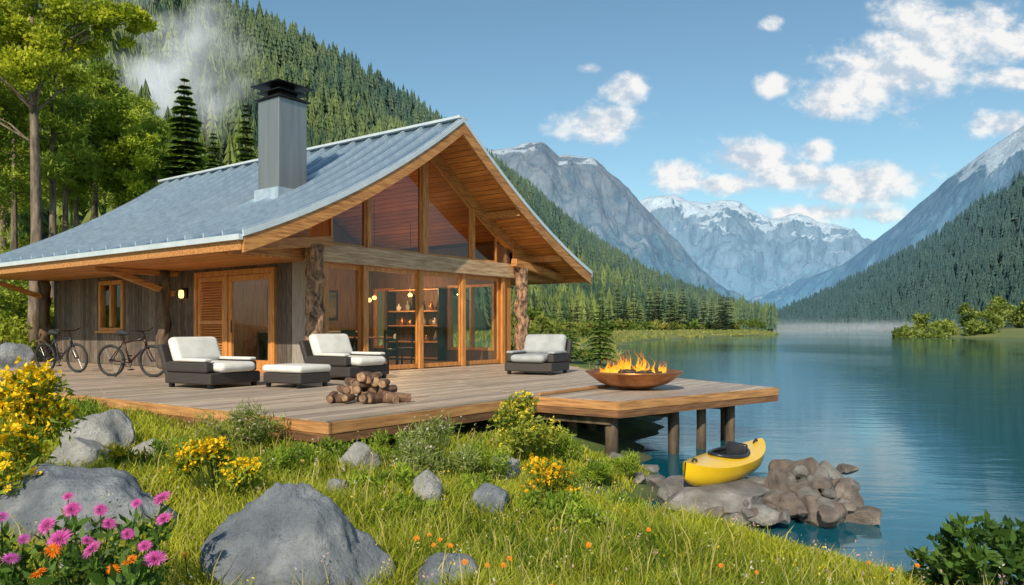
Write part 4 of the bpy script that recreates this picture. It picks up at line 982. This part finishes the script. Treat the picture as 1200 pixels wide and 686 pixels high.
big=.5+.5*np.sin(X*1.1+.6*np.sin(Y*1.3)+1)*np.sin(Y*.9+.5)
t=np.clip(.14+.32*tuft+.48*big+rng.normal(0,.2,n),0,1)
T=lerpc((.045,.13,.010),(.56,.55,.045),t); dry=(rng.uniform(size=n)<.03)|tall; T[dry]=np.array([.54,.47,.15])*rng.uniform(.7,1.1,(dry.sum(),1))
T5=np.repeat(T[:,None,:],5,1); T5[:,:2]*=.62  # blade feet tinted darker, shading between blades put into the colour
# seed heads on the tallest stalks
ti=np.where(tall&(rng.uniform(size=n)<.45))[0]; hc=np.stack([X[ti]+dx[ti],Y[ti]+dy[ti],Z[ti]+hgt[ti]],-1); hp=np.repeat(hc,4,0)+rng.normal(0,1,(len(ti)*4,3))*np.array([.004,.004,.012])*(1+.15*np.repeat(Y[ti],4))[:,None]
pal=np.array([[.52,.46,.20],[.52,.46,.20],[.66,.64,.54],[.82,.60,.05],[.6,.36,.38]])[rng.integers(0,5,len(ti))]
Vh,Qh,Th=leaf_quads(hp,.008+.0020*np.repeat(Y[ti],4),.5,np.repeat(pal,4,0),.5)
nv=len(V); V=np.concatenate([V,Vh]); TT=np.concatenate([T5.reshape(-1,3),Th])
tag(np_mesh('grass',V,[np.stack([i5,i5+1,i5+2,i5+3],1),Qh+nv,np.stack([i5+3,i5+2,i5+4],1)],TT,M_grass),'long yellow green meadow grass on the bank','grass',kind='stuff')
# reeds along the far left shore
n=9000; Y=rng.uniform(42,245,n); s=rng.uniform(0,1,n)**1.6*14+.1; X=np.interp(Y,shY,shX)-s; Z=ground(X,Y); pt_=np.sin(Y*.21)+np.sin(Y*.47+X*.2)+rng.normal(0,.5,n); ok=(Z<2)&(Z>-.92)&(pt_>-.3); X,Y,Z=X[ok],Y[ok],Z[ok]; n=len(X)
hg=rng.uniform(.2,.6,n); wd=.05+.0012*Y; dx=rng.normal(0,.25,n)
V=np.stack([np.stack([X-wd,Y,Z-.1],-1),np.stack([X+wd,Y,Z-.1],-1),np.stack([X+dx,Y,Z+hg],-1)],1).reshape(-1,3)
T=lerpc((.09,.13,.03),(.34,.33,.10),rng.uniform(0,1,n))
tag(np_mesh('reed_bed',V,[np.arange(3*n).reshape(n,3)],np.repeat(T,3,0),M_grass),'pale reeds along the lake shore right of the cabin','reeds',kind='stuff')

# ------------------------------------------------------------------ flowering plants
def petal_mesh(name,R,n,layers,col,mat_=M_petal,parent=None):
    mb=MB()
    for l in range(layers):
        r_=R*(1-(.8/layers if layers>3 else .2)*l); el=.12+(1.1/layers if layers>3 else .33)*l
        for k_ in range(n):
            a=2*math.pi*(k_+.5*l)/n+random.uniform(-.08,.08); e2=el+random.uniform(-.08,.08); rr=r_*random.uniform(.88,1.08)
            d=Vector((math.cos(a)*math.cos(e2),math.sin(a)*math.cos(e2),math.sin(e2))); sd=Vector((-math.sin(a),math.cos(a),0)); w_=r_*2.8/n
            t=random.uniform(.7,1.15)*(1-.06*l); mb.tint=tuple(min(1,c*t) for c in col)
            mb.add([d*rr*.12,d*rr*.6+sd*w_*.5,d*rr+Vector((0,0,-.1*rr)),d*rr*.6-sd*w_*.5],[(0,1,2,3)])
    return mb.build(name,mat_,parent)
def copy_obj(o,parent,loc,sc=1,rot=None):
    c=o.copy(); C.objects.link(c); c.parent=parent; c.location=loc; c.scale=(sc,)*3; c.rotation_euler=rot or (random.uniform(-.5,.5),random.uniform(-.5,.5),random.uniform(0,6)); return c
def flower_bush(name,base,rx,ry,h,n,size,cd,cl,nb_,R,fcol,label,aspect=.3,K=12,cat='flowering bush',extra=0):
    o=empty(name,base,0,label,cat)
    p,t,cc=crown_pts((0,0,h*.5),(rx,ry,h*.5),K,n,cr=.42); p[:,2]=np.maximum(p[:,2],0)
    V,Q,T=leaf_quads(p,size,aspect,lerpc(cd,cl,t),.7); np_mesh('foliage',V,[Q],T,M_leaf,o)
    st=MB(); st.tint=(.10,.14,.03)
    first=None
    order=np.argsort(-(p[:,2]-p[:,1]*.6+rng.normal(0,.16*h,len(p))))
    take=order[:max(nb_,1)*5:5]
    for q,ii in enumerate(take[:100]):
        pt=p[ii]+np.array([0,-.02,.03+.04*h])
        if q%3==0: st.tube([(pt[0]*.2,pt[1]*.2,0),(pt[0]*.6,pt[1]*.6,pt[2]*.55),tuple(pt)],[.006,.004,.002],4)
        if first is None: first=petal_mesh('blossom',R,7,2,fcol,M_petal,o); first.location=pt
        else: copy_obj(first,o,pt,random.uniform(.6,1.25),(random.uniform(.1,1.0),random.uniform(-.5,.5),random.uniform(0,6)))
    if extra:
        ii=order[rng.integers(0,int(len(order)*.6),extra)]; cpt=p[ii]+np.array([0,-.015,.03+.03*h])+rng.normal(0,.015,(extra,3))
        cpt=np.repeat(cpt,5,0); V,Q,T=leaf_quads(cpt,R*.9,.6,np.array(fcol)[None]*rng.uniform(.75,1.15,(extra*5,1)),.3)
        tag(np_mesh('small_blossom',V,[Q],T,M_petal,o),kind='stuff')
    st.build('stem',M_leaf,o)
    return o
YEL=(.92,.62,.012)
def bpos(px,Y): x=(px-600)/F*Y; return (x,Y,gz(x,Y)-.02)
G1=(.085,.15,.016);G2=(.40,.46,.05)
flower_bush('yellow_flower_bush',bpos(16,5.6),.43,.35,1.2,2600,.075,G1,G2,100,.044,YEL,'tall bush covered in yellow flowers at the left edge',extra=480)
flower_bush('yellow_flower_bush',bpos(-6,4.8),.32,.3,.68,1300,.075,G1,G2,80,.038,YEL,'lower yellow flower bush in front of the tall one at the left edge',extra=150)
flower_bush('yellow_flower_bush',bpos(256,5.7),.38,.24,.52,1600,.06,G1,G2,100,.030,YEL,'low mound of yellow flowers behind the large grey boulder',extra=320)
flower_bush('yellow_flower_bush',bpos(648,6.9),.34,.25,.48,1300,.065,G1,G2,100,.028,(.92,.54,.012),'yellow orange flower clump right of centre below the deck',extra=150)
flower_bush('yellow_flower_bush',bpos(148,6.6),.2,.18,.34,600,.06,G1,G2,50,.028,YEL,'small yellow flower tuft beside the pale boulder at left',extra=30)
flower_bush('yellow_flower_bush',bpos(607,9.0),.56,.36,.80,2600,.08,G1,(.45,.47,.07),90,.028,(.84,.66,.05),'large yellowish shrub against the front of the deck',extra=220)
flower_bush('white_flower_shrub',bpos(512,7.5),.58,.4,.66,3000,.095,(.09,.15,.03),(.40,.45,.13),80,.014,(.74,.66,.58),'feathery grey green shrub in front of the deck',aspect=.12,extra=140)
flower_bush('white_flower_shrub',bpos(290,8.4),.7,.3,.48,2100,.085,(.09,.15,.025),(.40,.44,.10),80,.016,(.74,.54,.50),'low feathery shrub along the left side of the deck',aspect=.14,extra=110)
for px,Y_,r_,h_,lab in ((640,6.0,.34,.30,'low round green shrub in front of the yellow orange clump'),(560,8.0,.38,.45,'green shrub between the feathery shrub and the yellowish shrub'),(692,8.4,.26,.28,'low green tuft on the bank left of the rock pile'),(452,6.2,.3,.24,'low green tuft left of the upright pale stone'),(95,9.5,.5,.45,'green shrub on the left bank below the bicycles'),(35,9.0,.5,.6,'green shrub behind the tall yellow bush'),(400,7.9,.35,.28,'low green shrub at the near corner of the deck'),(195,7.2,.35,.32,'low green shrub above the small pale stone at left'),(345,7.0,.35,.28,'low green shrub between the yellow mound and the deck corner'),(735,6.9,.25,.2,'low green tuft on the bank below the flat rock slab'),(480,5.4,.26,.2,'low green tuft right of the large grey boulder'),(560,6.5,.25,.2,'low green tuft behind the grey stone in the grass'),(690,5.6,.3,.22,'low green tuft right of the round green shrub'),(455,8.0,.4,.38,'green shrub below the deck edge left of the feathery shrub'),(660,9.4,.3,.4,'green shrub under the deck step right of the yellowish shrub'),(728,9.0,.28,.28,'green shrub on the bank at the foot of the deck posts')):
    shrub('green_shrub',bpos(px,Y_),r_,r_*.85,h_,1500,.06,(.07,.15,.014),(.40,.50,.05),lab,aspect=.22,up=.9)
def flower_plant(name,px,Y_,heads,col,R,n,lay,label,leafn=500,centre=(.5,.3,.02),leafc=((.03,.08,.016),(.16,.28,.045)),size=.09):
    bp=Vector(bpos(px,Y_)); o=empty(name,bp,0,label,'flower')
    st=MB(); st.tint=(.07,.14,.025); first=None
    lp=[];lt=[]
    for (hx,hy,hY) in heads:
        hd=atY(hx,hy,hY)-bp; b0_=Vector((hd.x*.45+random.uniform(-.05,.05),hd.y*.45,0))
        md=(b0_+hd)/2+Vector((random.uniform(-.02,.02),0,.03)); st.tube([b0_,md,hd-Vector((0,0,.012))],[.004,.0035,.003],6)
        m_=int(leafn/len(heads)); f_=rng.uniform(.0,.9,m_)[:,None]
        lp.append(np.array(b0_)*(1-f_)+np.array(hd)*f_+rng.normal(size=(m_,3))*np.array([.035,.035,.015])*(1.5-f_)); lt.append(rng.uniform(0,1,m_))
        rt=(random.uniform(.2,.9),random.uniform(-.5,.5),random.uniform(0,.3))
        if first is None: first=petal_mesh('flower_head',R,n,lay,col,M_petal,o); first.location=hd; first.rotation_euler=rt; fo=first
        else: fo=copy_obj(first,o,hd,random.uniform(.6,1.25),rt)
        if centre:
            ce=MB(); ce.tint=centre; ce.lathe([(R*.22,R*.05),(R*.2,R*.18),(R*.1,R*.26),(0,R*.28)],n=10); ce.build('flower_centre',M_petal,fo)
    st.build('stem',M_leaf,o)
    p=np.concatenate(lp); p[:,2]=np.maximum(p[:,2],.01); V,Q,T=leaf_quads(p,size,.32,lerpc(leafc[0],leafc[1],np.concatenate(lt)),.5); np_mesh('foliage',V,[Q],T,M_leaf,o)
PK=(.78,.14,.54)
flower_plant('pink_flower_plant',120,3.15,[(85,597,3.2),(160,590,3.2),(103,634,3.0),(108,644,2.95),(150,626,3.05),(192,608,3.2),(55,616,3.25),(128,614,3.2),(182,655,2.9),(80,582,3.4),(190,584,3.3),(170,640,2.95),(118,598,3.3),(70,632,3.05)],PK,.043,26,6,'clump of magenta pink flowers in front of the broad boulder',1600,centre=None,size=.065)
flower_plant('pink_flower_plant',10,3.0,[(12,655,2.9),(2,606,3.1),(28,632,3.0),(-18,640,3.0)],(.66,.12,.56),.036,24,5,'pink flowers with dark leaves at the bottom left edge',700,centre=None,size=.065)
flower_plant('orange_flower_plant',62,2.9,[(62,645,2.9),(45,672,2.8)],(.92,.22,.01),.036,18,4,'orange daisy at lower left beneath the pink flowers, left of its twin',160)
flower_plant('orange_flower_plant',152,2.85,[(152,657,2.8),(133,668,2.8)],(.92,.25,.01),.036,18,4,'orange daisy at lower left, nearer the large grey boulder',160)
ow=sorted([(488,632),(503,628),(516,634),(528,641),(545,660),(571,664),(597,656),(590,664),(845,664),(887,672),(1045,668),(1075,664),(1018,660),(217,652),(645,690),(508,640),(690,640),(760,622),(430,640)])
for i,(px,py) in enumerate(ow):
    Y_=4.2
    for _ in range(6): Y_=(EYE-(gz((px-600)/F*Y_,Y_)+.21))*F/(py-HOR)
    x=(px-600)/F*Y_; z=gz(x,Y_)
    o=empty('orange_wildflower',(x,Y_,z),0,'small orange wildflower in the front grass, %s from the left'%ORD[i],'flower','orange wildflowers in the front grass')
    st=MB(); st.tint=(.08,.14,.02); st.tube([(0,0,-.02),(.01,0,.11),(0,0,.21)],[.003,.003,.002],5); st.build('stem',M_leaf,o)
    fo=petal_mesh('flower_head',random.uniform(.014,.021),9,2,(.92,.28,.01),M_petal,o); fo.location=(0,0,.215); fo.rotation_euler=(.7,random.uniform(-.3,.3),0)
for i,(px,Y_,r_,h_,lab) in enumerate(((1165,4.6,.34,.68,'dark glossy leaved bush at the bottom right corner'),(1112,4.9,.22,.42,'small dark leafy plant left of the corner bush at bottom right'),(1215,4.9,.3,.72,'dark bush cut by the right edge of the view'))):
    x=(px-600)/F*Y_; shrub('leafy_plant',(x,Y_,max(gz(x,Y_),-.93)-.03),r_,r_*.8,h_,800,.08,(.015,.05,.014),(.11,.20,.035),lab,K=13,aspect=.45,up=.5)

# ------------------------------------------------------------------ mist
def mist(name,c,r,dens,label,nsc,thr=(.42,.7),glow=.5,st=(1,1,1)):
    m=bpy.data.materials.new(name); m.use_nodes=True; nt=m.node_tree; nt.nodes.clear()
    out=nt.nodes.new('ShaderNodeOutputMaterial'); pv=nt.nodes.new('ShaderNodeVolumePrincipled'); pv.inputs['Color'].default_value=(.95,.97,1,1)
    tc=nt.nodes.new('ShaderNodeTexCoord'); ln=nt.nodes.new('ShaderNodeVectorMath'); ln.operation='LENGTH'; nt.links.new(tc.outputs['Object'],ln.inputs[0])
    fall=maprange(nt,ln.outputs['Value'],1,.2,ss=True)
    mp=nt.nodes.new('ShaderNodeMapping'); mp.inputs['Scale'].default_value=st; nt.links.new(tc.outputs['Object'],mp.inputs[0])
    nz=nt.nodes.new('ShaderNodeTexNoise'); nz.inputs['Scale'].default_value=nsc; nz.inputs['Detail'].default_value=3; nz.inputs['Roughness'].default_value=.45; nz.inputs['Distortion'].default_value=.2; nt.links.new(mp.outputs[0],nz.inputs['Vector'])
    f2=maprange(nt,nz.outputs['Fac'],thr[0],thr[1],ss=True)
    d=math_(nt,'MULTIPLY',math_(nt,'MULTIPLY',fall,f2),dens); nt.links.new(d,pv.inputs['Density'])
    # emission stands in for light scattered many times inside the mist
    pv.inputs['Emission Color'].default_value=(.86,.93,1,1); nt.links.new(math_(nt,'MULTIPLY',d,glow),pv.inputs['Emission Strength'])
    nt.links.new(pv.outputs[0],out.inputs['Volume'])
    b_=MB(); b_.lathe([(math.sin(q*math.pi/10),-math.cos(q*math.pi/10)) for q in range(11)],n=20); o=b_.build(name,m); o.location=c; o.scale=r
    return tag(o,label,'mist',kind='stuff')
mist('mist',atY(210,78,195),(24,13,27),.095,'pale mist drifting over the forest left of the chimney',1.5,(.40,.70),.62,(1,.6,1.5))
mist('mist',atY(990,386,430),(130,60,7),.007,'thin mist lying on the far end of the lake',2.2,(.2,.65),.55)

# ------------------------------------------------------------------ world, sun, camera
S=Vector((-.25,-.97,0)).normalized(); el=math.radians(34)
Sd=Vector((S.x*math.cos(el),S.y*math.cos(el),math.sin(el)))
wd_=bpy.data.worlds.new('World'); scn.world=wd_; wd_.use_nodes=True; nt=wd_.node_tree; bg=nt.nodes['Background']
sky=nt.nodes.new('ShaderNodeTexSky'); sky.sky_type='NISHITA'; sky.sun_disc=False; sky.sun_elevation=el; sky.sun_rotation=math.atan2(S.x,S.y); sky.air_density=1.0; sky.dust_density=.6; sky.ozone_density=1.5
tc=nt.nodes.new('ShaderNodeTexCoord'); sp_=nt.nodes.new('ShaderNodeSeparateXYZ'); nt.links.new(tc.outputs['Generated'],sp_.inputs[0])
ymax=math_(nt,'MAXIMUM',sp_.outputs[1],.05)
uu=math_(nt,'DIVIDE',sp_.outputs[0],ymax); vv=math_(nt,'DIVIDE',sp_.outputs[2],ymax)
cb=nt.nodes.new('ShaderNodeCombineXYZ'); nt.links.new(uu,cb.inputs[0]); nt.links.new(vv,cb.inputs[1])
blobs=[(975,115,55,28),(1030,92,75,50),(1085,60,85,52),(1140,42,80,42),(1070,20,55,28),(1195,50,60,30),(700,144,54,25),(733,106,32,19),(908,100,27,15),(690,80,17,10),(905,28,15,11),(885,186,62,23),(960,178,25,18),(850,216,50,14),(930,207,75,22),(1020,210,84,24),(1000,228,65,16),(800,207,34,20),(1185,92,60,16),(1175,148,44,18),(960,250,95,14),(430,-60,90,25),(150,-90,120,30),(1400,90,90,30)]
mx=None
for (bx,by,ba,bb_) in blobs:
    s1=nt.nodes.new('ShaderNodeVectorMath'); s1.operation='SUBTRACT'; nt.links.new(cb.outputs[0],s1.inputs[0]); s1.inputs[1].default_value=((bx-600)/F,(HOR-by)/F,0)
    s2=nt.nodes.new('ShaderNodeVectorMath'); s2.operation='MULTIPLY'; nt.links.new(s1.outputs[0],s2.inputs[0]); s2.inputs[1].default_value=(F/ba,F/bb_,0)
    s3=nt.nodes.new('ShaderNodeVectorMath'); s3.operation='LENGTH'; nt.links.new(s2.outputs[0],s3.inputs[0])
    v=math_(nt,'SUBTRACT',1.0,s3.outputs['Value']); mx=v if mx is None else math_(nt,'MAXIMUM',mx,v)
def wn(scale,detail,off=0,ro=.6):
    mp=nt.nodes.new('ShaderNodeMapping'); mp.inputs['Location'].default_value=(off,off*.6,0); mp.inputs['Scale'].default_value=(1,1.3,1); nt.links.new(cb.outputs[0],mp.inputs[0])
    n=nt.nodes.new('ShaderNodeTexNoise'); n.inputs['Scale'].default_value=scale; n.inputs['Detail'].default_value=detail; n.inputs['Roughness'].default_value=ro; nt.links.new(mp.outputs[0],n.inputs['Vector']); return n.outputs['Fac']
nz=wn(17,10,0,.60)
dn=math_(nt,'ADD',math_(nt,'MAXIMUM',mx,-1.5),math_(nt,'MULTIPLY',math_(nt,'SUBTRACT',nz,.5),2.3))
mr=maprange(nt,dn,-.16,.62,ss=True)
sh=wn(17,6,.016)
shade=math_(nt,'ADD',math_(nt,'MULTIPLY',math_(nt,'SUBTRACT',nz,sh),4.0),math_(nt,'MULTIPLY',dn,.3))
ccol=ramp(nt,math_(nt,'ADD',shade,.35),[(.1,(.56,.66,.77)),(.8,(.98,.97,.95))])
sc=nt.nodes.new('ShaderNodeVectorMath'); sc.operation='SCALE'; sc.inputs['Scale'].default_value=7.6; nt.links.new(ccol,sc.inputs[0])
gate=math_(nt,'GREATER_THAN',sp_.outputs[1],.06)
skyc=mixc(nt,1.0,sky.outputs[0],(.86,1.04,.98),'MULTIPLY')
fin=mixc(nt,math_(nt,'MULTIPLY',math_(nt,'MULTIPLY',mr,gate),.96),skyc,sc.outputs[0])
nt.links.new(fin,bg.inputs[0]); bg.inputs[1].default_value=.128
sl=bpy.data.lights.new('sun','SUN'); sl.energy=5.0; sl.angle=math.radians(.5); sl.color=(1,.89,.70)
so=bpy.data.objects.new('sun',sl); C.objects.link(so); so.rotation_euler=Sd.to_track_quat('Z','Y').to_euler()
cam=bpy.data.cameras.new('camera'); co=bpy.data.objects.new('camera',cam); C.objects.link(co); co.location=(0,0,EYE); co.rotation_euler=(math.pi/2,0,0)
cam.sensor_width=36; cam.lens=27; cam.shift_y=(HOR-343)/1200; cam.clip_end=12000; cam.clip_start=.05
scn.camera=co
scn.view_settings.view_transform='Standard'; scn.view_settings.look='None'; scn.view_settings.exposure=0
